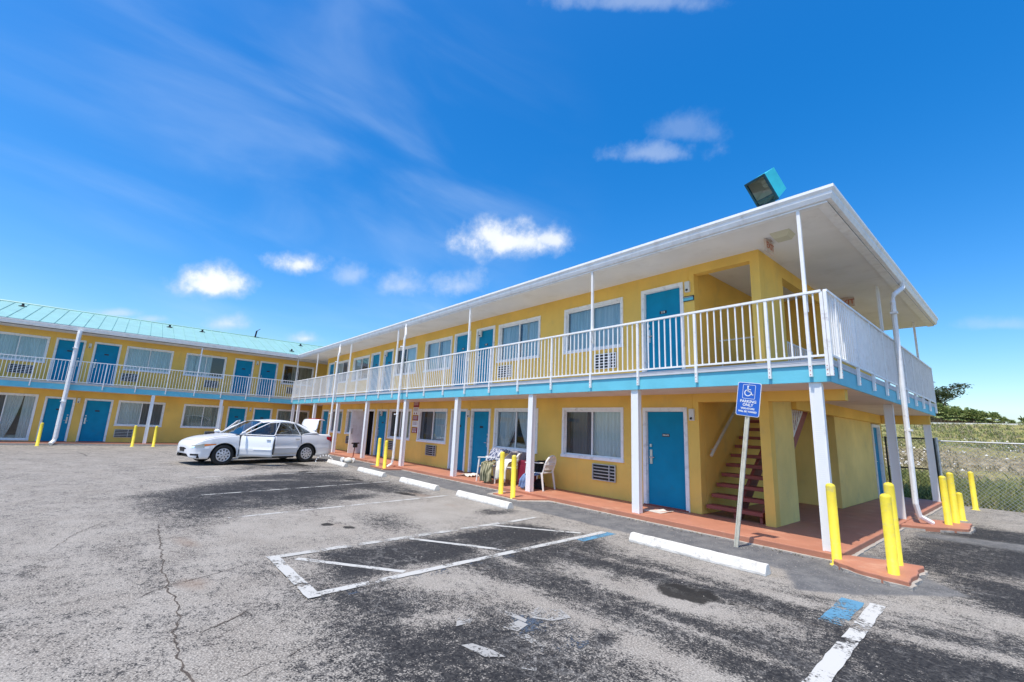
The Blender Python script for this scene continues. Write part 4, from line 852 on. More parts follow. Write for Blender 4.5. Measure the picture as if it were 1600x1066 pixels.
# ceiling light
cl = empty('ceiling_light', (-.50, .72, ZS2), label='beige square light fixture under the roof soffit near the corner post', cat='ceiling light')
mb = MB(); mb.add([(-.16, -.16, 0), (.16, -.16, 0), (.16, .16, 0), (-.16, .16, 0), (-.11, -.11, -.10), (.11, -.11, -.10), (.11, .11, -.10), (-.11, .11, -.10)], [(0, 1, 5, 4), (1, 2, 6, 5), (2, 3, 7, 6), (3, 0, 4, 7)]); mb.build('housing', LENSC, cl, recalc=False)
mb = MB(); mb.add([(-.11, -.11, -.101), (.11, -.11, -.101), (.11, .11, -.101), (-.11, .11, -.101)], [(0, 1, 2, 3)]); mb.build('diffuser', LENSC, cl, recalc=False)
# exit signs: text faces along x or y
def exit_sign(x, y, axis, label):
    e = empty('exit_sign', (x, y, ZS2), label=label, cat='exit sign', group='exit signs under the roof soffit')
    mb = MB()
    if axis == 'x': mb.box(-.17, .17, -.022, .022, -.24, -.02)
    else: mb.box(-.022, .022, -.17, .17, -.24, -.02)
    mb.box(-.05, .05, -.05, .05, -.02, 0); mb.build('housing', mat('exit sign face', (.62, .50, .42), .5, .08), e)
    t = MB()
    if axis == 'x': add_text(t, 'EXIT', .17, lambda a, b, c: (a, -.024-c, -.13+b), .004)
    else: add_text(t, 'EXIT', .17, lambda a, b, c: (.024+c, a, -.13+b), .004); 
    t.build('lettering', EXITRED, e)
exit_sign(-.78, .86, 'y', 'faded exit sign seen edge on beside the soffit light')
exit_sign(-.72, 5.75, 'x', 'faded red EXIT sign hanging over the far end of the side balcony')
# small sign beside door
sg = empty('wall_sign', (-2.52, WY, 4.50), label='small black and pale blue sign below the fixture box right of the upper door', cat='sign')
mb = MB(); mb.box(-.13, .13, -.02, 0, -.06, .06); mb.build('panel', BLACK, sg, bevel=.01); mb = MB(); mb.box(-.115, .115, -.024, -.0205, -.045, .015); mb.build('face', LTBLUE, sg)
mb = MB()
for i in range(9): mb.box(-.105+i*.024, -.092+i*.024, -.0235, -.0205, .022, .042)
mb.build('lettering', BOXW, sg)
# stack of maroon and white notice boards
ns = [(2.36, .24, 'm'), (2.09, .30, 'w'), (1.82, .20, 'm'), (1.59, .24, 'w'), (1.34, .22, 'm')]
for i, (zc, h, k) in enumerate(ns):
    e = empty('notice_board', (-14.08, WY, zc-.0), label=['top maroon notice board of the stack on the yellow wall', 'white notice board with two round symbols, second in the wall stack', 'middle maroon notice board of the stack on the yellow wall', 'plain white notice board, fourth down in the wall stack', 'bottom maroon notice board with two white dots on the yellow wall'][i], cat='sign', group='notice boards stacked on the wall')
    mb = MB(); mb.box(-.21, .21, -.02, -.001, -h/2+.004, h/2-.004); mb.build('board', SIGNMAROON if k == 'm' else SIGNWHITE, e)
    mb = MB(); rows = 3
    for r in range(rows):
        z = h/2-.05-r*.045
        x = -.16
        while x < .15:
            w_ = rnd.uniform(.02, .05); mb.box(x, min(x+w_, .16), -.0235, -.0205, z-.009, z+.009); x += w_+.014
    if i in (1, 4):
        for sx_ in (-.09, .09):
            mb.add([(sx_+.04*math.cos(2*PI*q/14), -.0235, -h/2+.06+.04*math.sin(2*PI*q/14)) for q in range(14)], [tuple(range(14))])
    mb.build('lettering', SIGNWHITE if k == 'm' else SIGNMAROON, e)
# accessible parking sign
sp = empty('parking_sign', (-1.06, -.51, 0), label='blue accessible parking sign on a leaning pale post in front of the stairs', cat='parking sign')
lean = math.atan2(.34, 2.44); Rs = Matrix.Rotation(lean, 3, 'Y')
Ts = lambda x, y, z: tuple(Rs @ Vector((x, y, z)))
mb = MB(Ts); mb.box(-.03, -.012, -.0, .03, -.05, 2.42); mb.box(.012, .03, -.0, .03, -.05, 2.42); mb.box(-.012, .012, .006, .012, -.05, 2.42); mb.build('post', GREENPOST, sp)
pw, ph_, zc = .305/2*1.12, .457/2*1.12, 2.20
def rrect(w, h, r, n=5):
    out = []
    for cx, cy, a0 in ((w-r, h-r, 0), (-w+r, h-r, 90), (-w+r, -h+r, 180), (w-r, -h+r, 270)):
        for i in range(n+1): a = math.radians(a0+90*i/n); out.append((cx+r*math.cos(a), cy+r*math.sin(a)))
    return out
mb = MB(lambda x, y, z: Ts(x, y, z+zc)); mb.prism(rrect(pw, ph_, .03), -.008, -.002, 'xz'); pn = mb.build('panel', SIGNWHITE, sp)
mb = MB(lambda x, y, z: Ts(x, y, z+zc)); mb.prism(rrect(pw-.008, ph_-.008, .025), -.0095, -.0085, 'xz'); mb.build('face', SIGNBLUE, pn)
mb = MB(lambda x, y, z: Ts(x, y, z+zc)); yv = -.0112
def ringrect(w, h, r, t, cz):
    o_, i_ = rrect(w, h, r), rrect(w-t, h-t, r*.7); n_ = len(o_)
    mb.add([(a, yv, b+cz) for a, b in o_]+[(a, yv, b+cz) for a, b in i_], [(k, (k+1) % n_, n_+(k+1) % n_, n_+k) for k in range(n_)])
ringrect(.092, .108, .015, .006, .115)
def disc(cx, cz, r): mb.add([(cx+r*math.cos(2*PI*k/14), yv, cz+r*math.sin(2*PI*k/14)) for k in range(14)], [tuple(range(14))])
def bar(a, b, w):
    a, b = Vector(a), Vector(b); d = (b-a).normalized(); n_ = Vector((-d.y, d.x))*w/2
    mb.add([((a-n_).x, yv, (a-n_).y), ((b-n_).x, yv, (b-n_).y), ((b+n_).x, yv, (b+n_).y), ((a+n_).x, yv, (a+n_).y)], [(0, 1, 2, 3)])
disc(-.018, .195, .013); bar((-.02, .183), (-.012, .112), .017); bar((-.02, .15), (.028, .147), .012); bar((-.018, .118), (.030, .113), .014); bar((.026, .118), (.050, .068), .014); bar((.044, .066), (.066, .075), .012)
v_, f_ = ring_arc(-.014, .098, .046, .014, math.radians(115), math.radians(345)); mb.add([(a, yv, b) for a, b in v_], f_)
for tx, sz, z in (('PARKING', .058, -.035), ('ONLY', .058, -.088), ('VIOLATORS', .038, -.143), ('WILL BE TOWED', .036, -.19)):
    add_text(mb, tx, sz, lambda x, y, z_: (x*.98, yv-z_*.6, y+z), .0016)
mb.build('lettering', SIGNWHITE, pn, recalc=False)
mb = MB(lambda x, y, z: Ts(x, y, z+zc)); 
for z in (.235, -.225): mb.tube([(0, -.014, z), (0, -.008, z)], .006, 8)
mb.build('bolt', METAL, sp)

# bollards
def bollard(x, y, h, label, group=None, z=0, lean=(0, 0), r=.057):
    mb = MB(); mb.lathe([(0, h), (r*.5, h-.004), (r*.9, h-.02), (r, h-.045), (r, .015), (r*1.25, .012), (r*1.5, 0)], 20)
    o = mb.build('bollard', BOLL, smooth=True); o.location = (x, y, z); o.rotation_euler = (lean[0], lean[1], rnd.uniform(0, 6))
    props(o, label, 'bollard', group or 'yellow pipe bollards'); return o
bollard(.14, -.26, 1.04, 'yellow bollard standing against the white corner column', z=.0)
bollard(.76, -.48, 1.00, 'yellow bollard at the front corner of the near concrete pad', z=.0)
bollard(.70, .12, 1.10, 'yellow bollard at the back of the near pad, half hidden behind its neighbour', z=.0)
bollard(.70, 5.05, 1.02, 'leftmost yellow bollard of the three by the end downspout pad')
bollard(.77, 5.5, 1.08, 'tall middle yellow bollard of the three by the end downspout pad')
bollard(.74, 6.9, .60, 'short yellow bollard behind the pair by the end downspout pad')
bollard(.76, 9.75, .98, 'lone yellow bollard standing in front of the chain link fence')
bollard(-6.47, -.60, 1.02, 'left yellow bollard in front of the plastic chairs')
bollard(-5.93, -.69, .98, 'right yellow bollard in front of the plastic chairs')
bollard(-13.6, -.5, 1.03, 'left yellow bollard beside the open room door')
bollard(-12.78, -.62, .98, 'right yellow bollard by the front downspout, under the notice boards')
bollard(-26.45, -7.15, 1.0, 'yellow bollard left of the white column on the far wing', z=-.07)
bollard(-26.45, -6.35, 1.0, 'yellow bollard right of the white column on the far wing', z=-.07)
bollard(-26.6, -10.35, 1.0, 'yellow bollard beside the wide white downspout on the far wing', z=-.07)

# wheel stops
def wheel_stop(x0, x1, y, label, rz=0):
    L_ = x1-x0; mb = MB(); a, b, h = .085, .055, .125; n = 16; vs = []
    for i in range(n+1):
        x = -L_/2+L_*i/n
        for (yy, zz) in ((-a, 0), (-a*.98, .03), (-b*.75, h*.93), (-b*.5, h), (b*.5, h), (b*.75, h*.93), (a*.98, .03), (a, 0)):
            vs.append((x, yy+rnd.uniform(-.003, .003), zz+(rnd.uniform(-.003, .003) if zz > .01 else 0)))
    fs = [(i*8+k, i*8+(k+1) % 8, (i+1)*8+(k+1) % 8, (i+1)*8+k) for i in range(n) for k in range(8)]+[tuple(range(8)), tuple(n*8+k for k in range(8))]
    mb.add(vs, fs); o = mb.build('wheel_stop', STOPM, bevel=.008); o.location = ((x0+x1)/2, y, 0); o.rotation_euler = (0, 0, rz)
    props(o, label, 'wheel stop', 'white concrete wheel stops')
wheel_stop(-2.12, -.22, -1.60, 'white concrete wheel stop nearest the camera, in front of the parking sign', .0)
wheel_stop(-6.85, -5.0, -1.55, 'white concrete wheel stop just in front of the chairs and bollards')
wheel_stop(-9.62, -7.75, -1.57, 'white concrete wheel stop third from the left of the row')
wheel_stop(-12.6, -10.75, -1.56, 'white concrete wheel stop second from the left of the row')
wheel_stop(-15.7, -13.95, -1.50, 'white concrete wheel stop right behind the car, farthest of the row')

# plastic chairs
def chair(loc, rz, label):
    e = empty('plastic_chair', loc, rz, label, 'chair', 'white plastic chairs outside the window')
    # local: faces -y
    mb = MB(); mb.box(-.24, .24, -.24, .22, .40, .425); mb.box(-.25, .25, -.262, -.24, .375, .425); mb.build('seat', PLASTICW, e, bevel=.008)
    for sx_ in (-1, 1):
        for (yt, yb, zt) in ((-.23, -.28, .63), (.22, .29, .42)):
            m2 = MB(); m2.tube([(sx_*.27, yb, 0), (sx_*.255, yt, zt)], [.022, .03], 6); m2.build('leg', PLASTICW, e)
        m2 = MB(); m2.add([(sx_*.235, -.27, .635), (sx_*.30, -.27, .635), (sx_*.30, .26, .655), (sx_*.235, .26, .655), (sx_*.235, -.27, .66), (sx_*.30, -.27, .66), (sx_*.30, .26, .68), (sx_*.235, .26, .68)], [(0, 1, 2, 3), (4, 5, 6, 7), (0, 1, 5, 4), (1, 2, 6, 5), (2, 3, 7, 6), (3, 0, 4, 7)]); m2.build('armrest', PLASTICW, e, bevel=.006)
    def B(s, t): return (s, .23+t*.14, .42+t*.42)
    bk = MB(); n_ = 14; path = []
    for i in range(n_+1):
        a = PI*i/n_; path.append(B(-.23*math.cos(a), .52+.48*math.sin(a)))
    path = [B(-.22, 0)]+path+[B(.22, 0)]; bk.tube(path, .024, 6)
    for i in range(-5, 6):
        x = i*.055
        for sgn in (-1, 1):
            p0 = (x-.14*sgn, .14); p1 = (x+.14*sgn, .94); pts = []
            for k in range(9):
                s_, t_ = p0[0]+(p1[0]-p0[0])*k/8, p0[1]+(p1[1]-p0[1])*k/8
                if abs(s_) < .21 and (t_ < .55 or (s_/.22)**2+((t_-.52)/.46)**2 < 1): pts.append(B(s_, t_))
            if len(pts) > 1: bk.tube(pts, .008, 4)
    bk.tube([B(-.22, .45), B(.22, .45)], .022, 6); bk.build('backrest', PLASTICW, e)
    return e
chair((-8.22, .42, ZF), math.radians(-62), 'white plastic chair with patterned cloths, nearest the blue door')
chair((-7.48, .50, ZF), math.radians(-70), 'white plastic chair in the middle covered by a grey towel')
chair((-6.38, .60, ZF), math.radians(-78), 'white plastic chair with bare lattice back, on the right of the three')
def cloth(name, m, label, cat, pts, w, amp=.02, seed=0, thick=.012):
    """drape following a path of (x,y,z), width direction w"""
    R = random.Random(seed); W_ = Vector(w); P = [Vector(p) for p in pts]; fine = []
    for i in range(len(P)-1):
        for k in range(6): fine.append(P[i].lerp(P[i+1], k/6))
    fine.append(P[-1]); n_ = 22; vs = []; ph = [R.uniform(0, 6) for _ in range(4)]
    for i, p in enumerate(fine):
        d = (fine[min(i+1, len(fine)-1)]-fine[max(i-1, 0)]).normalized(); nn = d.cross(W_).normalized(); t = i/len(fine)
        for k in range(n_+1):
            s = k/n_-.5
            off = amp*(math.sin(s*26+ph[0]+t*2)+.6*math.sin(s*47+ph[1])+.5*math.sin(t*9+ph[2]+s*5))*(.4+t)
            vs.append(p+W_*s*(1+.12*math.sin(t*5+ph[3]))+nn*(.0+off)+Vector((0, 0, .02*math.sin(s*9+ph[2])*t)))
    mb = MB(); m1 = n_+1; mb.add([tuple(v) for v in vs], [(j*m1+i, j*m1+i+1, (j+1)*m1+i+1, (j+1)*m1+i) for j in range(len(fine)-1) for i in range(n_)])
    o = mb.build(name, m, smooth=True, recalc=False); s_ = o.modifiers.new('t', 'SOLIDIFY'); s_.thickness = thick
    return props(o, label, cat)
cloth('clothing', CAMO, 'olive and cream striped cloth hanging over the left chair', 'cloth', [(-8.02, .55, .58), (-7.97, .25, .64), (-7.85, .02, .60), (-7.79, -.05, .35), (-7.79, -.04, .14)], (.38, .12, 0), .022, 1)
cloth('clothing', PLAID, 'blue patterned cloth over the back of the left chair', 'cloth', [(-7.79, .72, .88), (-7.89, .55, .98), (-7.95, .42, .94), (-7.89, .25, .68)], (.30, .22, 0), .015, 2)
cloth('towel', TOWELG, 'grey brown towel over the back of the middle chair', 'towel', [(-7.04, .77, .60), (-7.12, .62, .96), (-7.21, .52, .97), (-7.36, .38, .75), (-7.54, .22, .58)], (.10, .34, 0), .012, 3)
cloth('clothing', CREAM, 'cream cloth with a dark mark over the middle chair', 'cloth', [(-7.31, .32, .76), (-7.28, .10, .68), (-7.26, .02, .50), (-7.26, .02, .26)], (.34, .10, .0), .014, 4)
cloth('clothing', DENIM, 'blue jeans hanging from the right chair', 'jeans', [(-6.35, .50, .47), (-6.40, .22, .46), (-6.45, .14, .32), (-6.5, .12, .14)], (.30, .05, .0), .016, 5)
cloth('clothing', BLKCLOTH, 'black cloth bundled on the right chair', 'cloth', [(-6.15, .62, .82), (-6.30, .55, .78), (-6.36, .48, .50), (-6.45, .35, .50)], (.08, .36, .0), .02, 6)
sc_ = empty('suitcase', (-6.98, .70, ZF), math.radians(8), label='maroon suitcase standing against the wall between the chairs', cat='suitcase')
mb = MB(); mb.box(-.24, .24, -.12, .12, .03, .66); mb.build('shell', SUITCASE, sc_, bevel=.03)
mb = MB(); mb.box(-.19, .19, -.138, -.12, .12, .52); mb.build('pocket', SUITCASE, sc_, bevel=.012)
mb = MB(); mb.tube([(-.08, 0, .655), (-.07, 0, .70), (.07, 0, .70), (.08, 0, .655)], .012, 6); mb.build('handle', BLACK, sc_)
for sx_ in (-.18, .18):
    mb = MB(); mb.tube([(sx_-.015, -.07, .03), (sx_+.015, -.07, .03)], .03, 10); mb.build('wheel', BLACK, sc_)
shade_lump = MB(); shade_lump.lathe([(0, .0), (.16, .0), (.2, .1), (.17, .22), (.08, .3), (0, .31)], 14); o = shade_lump.build('bag', BLKCLOTH, smooth=True); o.location = (-6.42, .62, ZF); o.scale = (.75, .75, .8); props(o, 'black lump standing in for the shadow under the right chair', 'bag')  # no real bag: black lump added as the dark shadow below the chair
# shoes and rags by the door
for i, (x, y, a, l_) in enumerate(((-8.75, .92, .4, 'dark shoe lying before the blue door, nearer the chair'), (-8.98, .98, 1.2, 'dark shoe lying before the blue door, nearer the frame'))):
    mb = MB(); vs = []
    prof_ = [(-.14, .035, .07), (-.10, .045, .085), (-.02, .045, .075), (.06, .05, .05), (.12, .04, .035), (.15, .01, .02)]
    for (xx, ww, hh) in prof_:
        for k in range(8): a_ = PI*k/7; vs.append((xx, ww*math.cos(a_), hh*math.sin(a_)))
    mb.add(vs, [(j*8+k, j*8+k+1, (j+1)*8+k+1, (j+1)*8+k) for j in range(5) for k in range(7)]+[tuple(range(8)), tuple(40+k for k in range(8))]+[(0, 7, 15, 8), (8, 15, 23, 16), (16, 23, 31, 24), (24, 31, 39, 32), (32, 39, 47, 40)])
    o = mb.build('shoe', BLKCLOTH, smooth=True); o.location = (x, y, ZF); o.rotation_euler = (0, 0, a); props(o, l_, 'shoe', 'shoes by the blue door')
cloth('rag', CREAM, 'pale crumpled rag on the walkway by the white column', 'rag', [(-9.5, .5, .13), (-9.3, .55, .17), (-9.1, .52, .13)], (.1, .38, 0), .018, 9)
# heap of towels inside the open room door
cloth('doormat', mat('pale doormat', (.6, .56, .5), .95), 'pale flat mat on the walkway before the private door', 'doormat', [(-3.05, .42, .108), (-3.0, .62, .108), (-2.95, .80, .108)], (.36, -.05, 0), .001, 10, .008)
for i, z in enumerate((.12, .36, .60, .82)):
    mb = MB(); mb.lathe([(0, 0), (.16, .01), (.19, .06), (.19, .15), (.16, .2), (0, .21)], 14); o = mb.build('laundry_bundle', CREAM, smooth=True); o.location = (-18.25+.02*i, 1.75, z); o.scale = (1, 1, 1.05)
    props(o, ['lowest', 'second lowest', 'second highest', 'topmost'][i]+' white laundry bundle stacked inside the open doorway', 'laundry', 'laundry bundles in the open doorway')

# ------------------------------------------------------------------ car
CAR = empty('parked_car', (-16.52, -3.80, 0), math.atan2(-.971, .238), 'white four door saloon with front doors and boot open, backed toward the walkway', 'car')
CAR.scale = (1.05, 1.02, 1.04)
AXF, AXR, RW = 1.42, -1.30, .315
def lerp_tab(tab, x):
    if x <= tab[0][0]: return tab[0][1]
    for (a, va), (b, vb) in zip(tab, tab[1:]):
        if x <= b:
            t = (x-a)/(b-a); t = t*t*(3-2*t) if False else t; return va+(vb-va)*t
    return tab[-1][1]
HWT = [(-2.42, .50), (-2.38, .66), (-2.2, .78), (-1.9, .83), (-1.3, .868), (0, .875), (1.4, .868), (1.8, .845), (2.1, .79), (2.28, .68), (2.38, .50), (2.41, .38)]
ZTT = [(-2.42, .60), (-2.40, .86), (-2.34, .955), (-2.2, .985), (-1.75, 1.00), (-1.2, .965), (-.9, .95), (.9, .93), (1.02, .93), (1.3, .905), (1.7, .85), (2.0, .785), (2.2, .72), (2.32, .65), (2.38, .57), (2.41, .45)]
ZBT = [(-2.42, .40), (-2.38, .30), (-2.2, .24), (-1.8, .215), (1.8, .20), (2.2, .20), (2.38, .24), (2.41, .34)]
def hw(x): return lerp_tab(HWT, x)
def zt(x): return lerp_tab(ZTT, x)
def zb(x):
    z = lerp_tab(ZBT, x)
    for ax in (AXF, AXR):
        d = abs(x-ax)
        if d < .372: z = max(z, RW+math.sqrt(.372**2-d*d)*.98)
    return z
def yprof(z, x):
    # side section: tucks in at sill, widest at .5, shoulder line, tumblehome
    t = [(.18, .93), (.30, .975), (.40, .99), (.455, .99), (.47, 1.012), (.54, 1.012), (.555, .99), (.70, .985), (.82, .965), (.93, .93), (1.02, .90)]
    return lerp_tab(t, z)
stx = sorted(set([round(-2.42+.05*i, 3) for i in range(97)]+[2.41, -2.39, 2.36, 2.39]+[AXF-.372, AXF+.372, AXR-.372, AXR+.372]+[AXF+dx for dx in (-.36, -.33, .33, .36)]+[AXR+dx for dx in (-.36, -.33, .33, .36)]+[1.0, -.12, -1.06]))
stx = [x for x in stx if x <= 2.411]
TK = [0, .1, .22, .34, .42, .5, .58, .7, .85, 1]
sec = {}
for x in stx:
    b_, t_ = zb(x), zt(x)-.035; row = []
    for tk in TK:
        z = b_+(t_-b_)*tk; row.append((x, hw(x)*yprof(z, x), z))
    h = hw(x); row += [(x, h*.885, zt(x)-.012), (x, h*.78, zt(x)), (x, h*.5, zt(x)+.018), (x, 0, zt(x)+.028)]
    sec[x] = row
NS = len(TK)
Hf = (1.0, -.12); Hr = (-.12, -1.06)
def inrange(x0, x1, r): return min(r)-.001 <= min(x0, x1) and max(x0, x1) <= max(r)+.001
panels = {'body': MB(), 'bonnet': MB(), 'doorF': {1: MB(), -1: MB()}, 'doorR': {1: MB(), -1: MB()}}
for i in range(len(stx)-1):
    x0, x1 = stx[i], stx[i+1]; r0, r1 = sec[x0], sec[x1]; xm = (x0+x1)/2
    for k in range(len(r0)-1):
        for sd in (1, -1):
            q = [(p[0], p[1]*sd, p[2]) for p in (r0[k], r1[k], r1[k+1], r0[k+1])]
            side = k < NS
            if side and k >= 1 and inrange(x0, x1, Hf) and k < NS: tgt = panels['doorF'][sd]
            elif side and k >= 1 and inrange(x0, x1, Hr): tgt = panels['doorR'][sd]
            elif not side and 1.0 <= xm < 2.2: tgt = panels['bonnet']
            elif not side and -1.72 < xm < 1.0: continue      # cabin opening
            elif not side and -2.36 < xm <= -1.72 and k > NS: continue   # boot opening
            else: tgt = panels['body']
            tgt.add(q, [(0, 1, 2, 3)])
def merge(o, d=.0008):
    bm = bmesh.new(); bm.from_mesh(o.data); bmesh.ops.remove_doubles(bm, verts=bm.verts, dist=d); bmesh.ops.recalc_face_normals(bm, faces=bm.faces)
    bm.to_mesh(o.data); bm.free(); o.data.polygons.foreach_set('use_smooth', [True]*len(o.data.polygons))
    m_ = o.modifiers.new('t', 'SOLIDIFY'); m_.thickness = .012; m_.offset = -1
    try: o.data.set_sharp_from_angle(angle=math.radians(35))
    except Exception: pass
# greenhouse geometry
BZ = .955
WS0, WS1, RG1, RG0 = (.98, .93), (.28, 1.375), (-1.0, 1.38), (-1.70, 1.0)    # windscreen base/top, rear glass top/base  (x,z)
def roofy(x): return lerp_tab([(-1.0, .58), (-.5, .62), (.25, .59)], x)
def roofz(x): return lerp_tab([(-1.0, 1.38), (-.6, 1.43), (-.2, 1.44), (.28, 1.385)], x)
for xe in (stx[0], stx[-1]):
    q = sec[xe]; ring = [(p[0], p[1], p[2]) for p in q]+[(p[0], -p[1], p[2]) for p in q[-2::-1]]
    panels['body'].add(ring, [tuple(range(len(ring)))])
body = panels['body'].build('body', PAINT, CAR)
# roof + rails
bm_ = MB(); rx = [-1.0, -.8, -.6, -.4, -.2, 0, .15, .28]
for i in range(len(rx)-1):
    r = []
    for x in (rx[i], rx[i+1]):
        y, z = roofy(x), roofz(x); r.append([(x, -y-.035, z-.05), (x, -y, z-.018), (x, -y*.7, z+.012), (x, 0, z+.028), (x, y*.7, z+.012), (x, y, z-.018), (x, y+.035, z-.05)])
    for k in range(6): bm_.add([r[0][k], r[1][k], r[1][k+1], r[0][k+1]], [(0, 1, 2, 3)])
rf = bm_.build('roof', PAINT, CAR); merge(rf)
def pillar(pts, w0, w1, th=.03):
    a, b = Vector(pts[0]), Vector(pts[1]); mb = MB(); 
    mb.add([(a.x-w0/2, a.y, a.z), (a.x+w0/2, a.y, a.z), (b.x+w1/2, b.y, b.z), (b.x-w1/2, b.y, b.z), (a.x-w0/2, a.y-math.copysign(th, a.y), a.z), (a.x+w0/2, a.y-math.copysign(th, a.y), a.z), (b.x+w1/2, b.y-math.copysign(th, b.y), b.z), (b.x-w1/2, b.y-math.copysign(th, b.y), b.z)], [(0, 1, 2, 3), (4, 7, 6, 5), (0, 4, 5, 1), (1, 5, 6, 2), (2, 6, 7, 3), (3, 7, 4, 0)]); return mb
for sd in (1, -1):
    mb = MB(); mb.tube([(.98, sd*.77, .93), (.66, sd*.69, 1.15), (.28, sd*.59, 1.355)], .028, 6); mb.build('pillar', PAINT, CAR, smooth=True)
    mb = pillar([(-.12, sd*.80, .95), (-.16, sd*.62, 1.37)], .09, .06); mb.build('pillar', BLACK, CAR)
    mb = MB(); mb.add([(-1.10, sd*.79, .955), (-1.78, sd*.775, 1.0), (-1.70, sd*.745, 1.04), (-.98, sd*.595, 1.355), (-.86, sd*.60, 1.37), (-.90, sd*.625, 1.33), (-1.42, sd*.755, 1.05), (-1.10, sd*.79, .975)], [(0, 1, 6, 7), (1, 2, 6), (2, 3, 5, 6), (3, 4, 5)]); o = mb.build('pillar', PAINT, CAR); merge(o)
    # rear quarter glass
    mb = MB(); mb.add([(-1.02, sd*.785, .96), (-1.40, sd*.752, 1.045), (-.90, sd*.612, 1.335), (-.88, sd*.61, 1.34)], [(0, 1, 2, 3)]); mb.build('side_window', CARGLASS, CAR, recalc=False)
    # rear door
    o = panels['doorR'][sd].build('door', PAINT, CAR); merge(o); D_ = o
    mb = MB(); mb.add([(-.16, sd*.798, .96), (-.99, sd*.79, .96), (-.84, sd*.622, 1.34), (-.20, sd*.632, 1.365)], [(0, 1, 2, 3)]); mb.build('window', CARGLASS, D_, recalc=False)
    mb = MB(); mb.tube([(-.14, sd*.81, .955), (-.19, sd*.64, 1.375), (-.82, sd*.628, 1.35), (-1.02, sd*.795, .965)], .014, 5); mb.tube([(-1.02, sd*.81, .955), (-.14, sd*.815, .953)], .013, 5); mb.build('window_frame', PAINT if sd > 0 else BLACK, D_)
    mb = MB(); mb.box(-.98, -.84, sd*.862-.012, sd*.862+.012, .80, .825); mb.build('handle', GALV, D_)
    # front door (open): move geometry so that the hinge is at the object's origin
    hx, hy = .98, sd*.86; P = empty('tmp'); bpy.data.objects.remove(P)
    dm = panels['doorF'][sd]; dm.v = [(v[0]-hx, v[1]-hy, v[2]) for v in dm.v]; o = dm.build('door', PAINT, CAR); merge(o); D_ = o
    D_.location = (hx, hy, 0); D_.rotation_euler = (0, 0, -sd*math.radians(58 if sd > 0 else 48))
    S_ = lambda pts: [(p[0]-hx, p[1]-hy, p[2]) for p in pts]
    mb = MB(); mb.add(S_([(.90, sd*.79, .95), (-.09, sd*.80, .96), (-.13, sd*.635, 1.365), (.20, sd*.61, 1.34)]), [(0, 1, 2, 3)]); mb.build('window', CARGLASS, D_, recalc=False)
    mb = MB(); mb.tube(S_([(.95, sd*.80, .94), (.21, sd*.62, 1.355), (-.13, sd*.64, 1.38), (-.10, sd*.81, .955)]), .017, 5); mb.tube(S_([(.95, sd*.81, .95), (-.10, sd*.815, .955)]), .013, 5); mb.build('window_frame', PAINT, D_)
    mb = MB(); mb.tube(S_([(.84, sd*.84, .97), (.84, sd*.93, .98)]), .018, 6); mb.v = mb.v; 
    vs = []; 
    for k in range(6):
        for j in range(8):
            a = 2*PI*j/8; rr = math.sin(PI*(k+.5)/6); vs.append((.83-hx+.045*math.cos(PI*(k+.5)/6), sd*.98-hy+.105*rr*math.cos(a), .99+.065*rr*math.sin(a)))
    mb.add(vs, [(k*8+j, k*8+(j+1) % 8, (k+1)*8+(j+1) % 8, (k+1)*8+j) for k in range(5) for j in range(8)]+[tuple(range(8)), tuple(40+j for j in range(8))]); mb.build('mirror', PAINT, D_, smooth=True)
    mb = MB(); mb.box(-.02-hx, .11-hx, sd*.868-hy-.012, sd*.868-hy+.012, .80, .825); mb.build('handle', GALV, D_)
    mb = MB(); mb.add(S_([(.92, sd*.80, .30), (-.06, sd*.80, .30), (-.06, sd*.765, .93), (.92, sd*.765, .93)]), [(0, 1, 2, 3)]); mb.build('door_lining', SEATG, D_, recalc=False)
bon = panels['bonnet'].build('bonnet', PAINT, CAR); merge(bon); merge(body)
# seam lines between panels: thin dark grooves
mb = MB()
def seam(pts, r=.005): mb.tube(pts, r, 4)
for sd in (1, -1):
    for xx in (1.0, -.12, -1.06):
        pts = [(xx, sd*(hw(xx)*yprof(z, xx)+.001), z) for z in [.26+.69*i/9 for i in range(10)] if z > zb(xx)+.02]
        seam(pts)
    seam([(x, sd*(hw(x)*.885+.0), zt(x)-.010) for x in [1.0+.1*i for i in range(12)]])
seam([(-2.36, y, .955) for y in (-.6, 0, .6)])
mb.build('seams', BLACK, CAR)
# windscreen and rear glass
def sheet(a0, a1, y0, y1, crown=.05, n=8):
    mb = MB(); rows = []
    for t in range(5):
        f = t/4; x = a0[0]+(a1[0]-a0[0])*f; z = a0[1]+(a1[1]-a0[1])*f+.02*math.sin(PI*f); y = y0+(y1-y0)*f
        rows.append([(x+crown*(1-(2*k/n-1)**2)*(1 if a0[0] > 0 else -1), y*(2*k/n-1), z) for k in range(n+1)])
    for t in range(4):
        for k in range(n): mb.add([rows[t][k], rows[t][k+1], rows[t+1][k+1], rows[t+1][k]], [(0, 1, 2, 3)])
    return mb
sheet(WS0, WS1, .75, .57).build('windscreen', CARGLASS, CAR, smooth=True, recalc=False)
sheet(RG0, RG1, .72, .56).build('rear_window', CARGLASS, CAR, smooth=True, recalc=False)
mb = MB(); mb.box(.90, 1.08, -.74, .74, .90, .935); mb.build('cowl', BLACK, CAR)
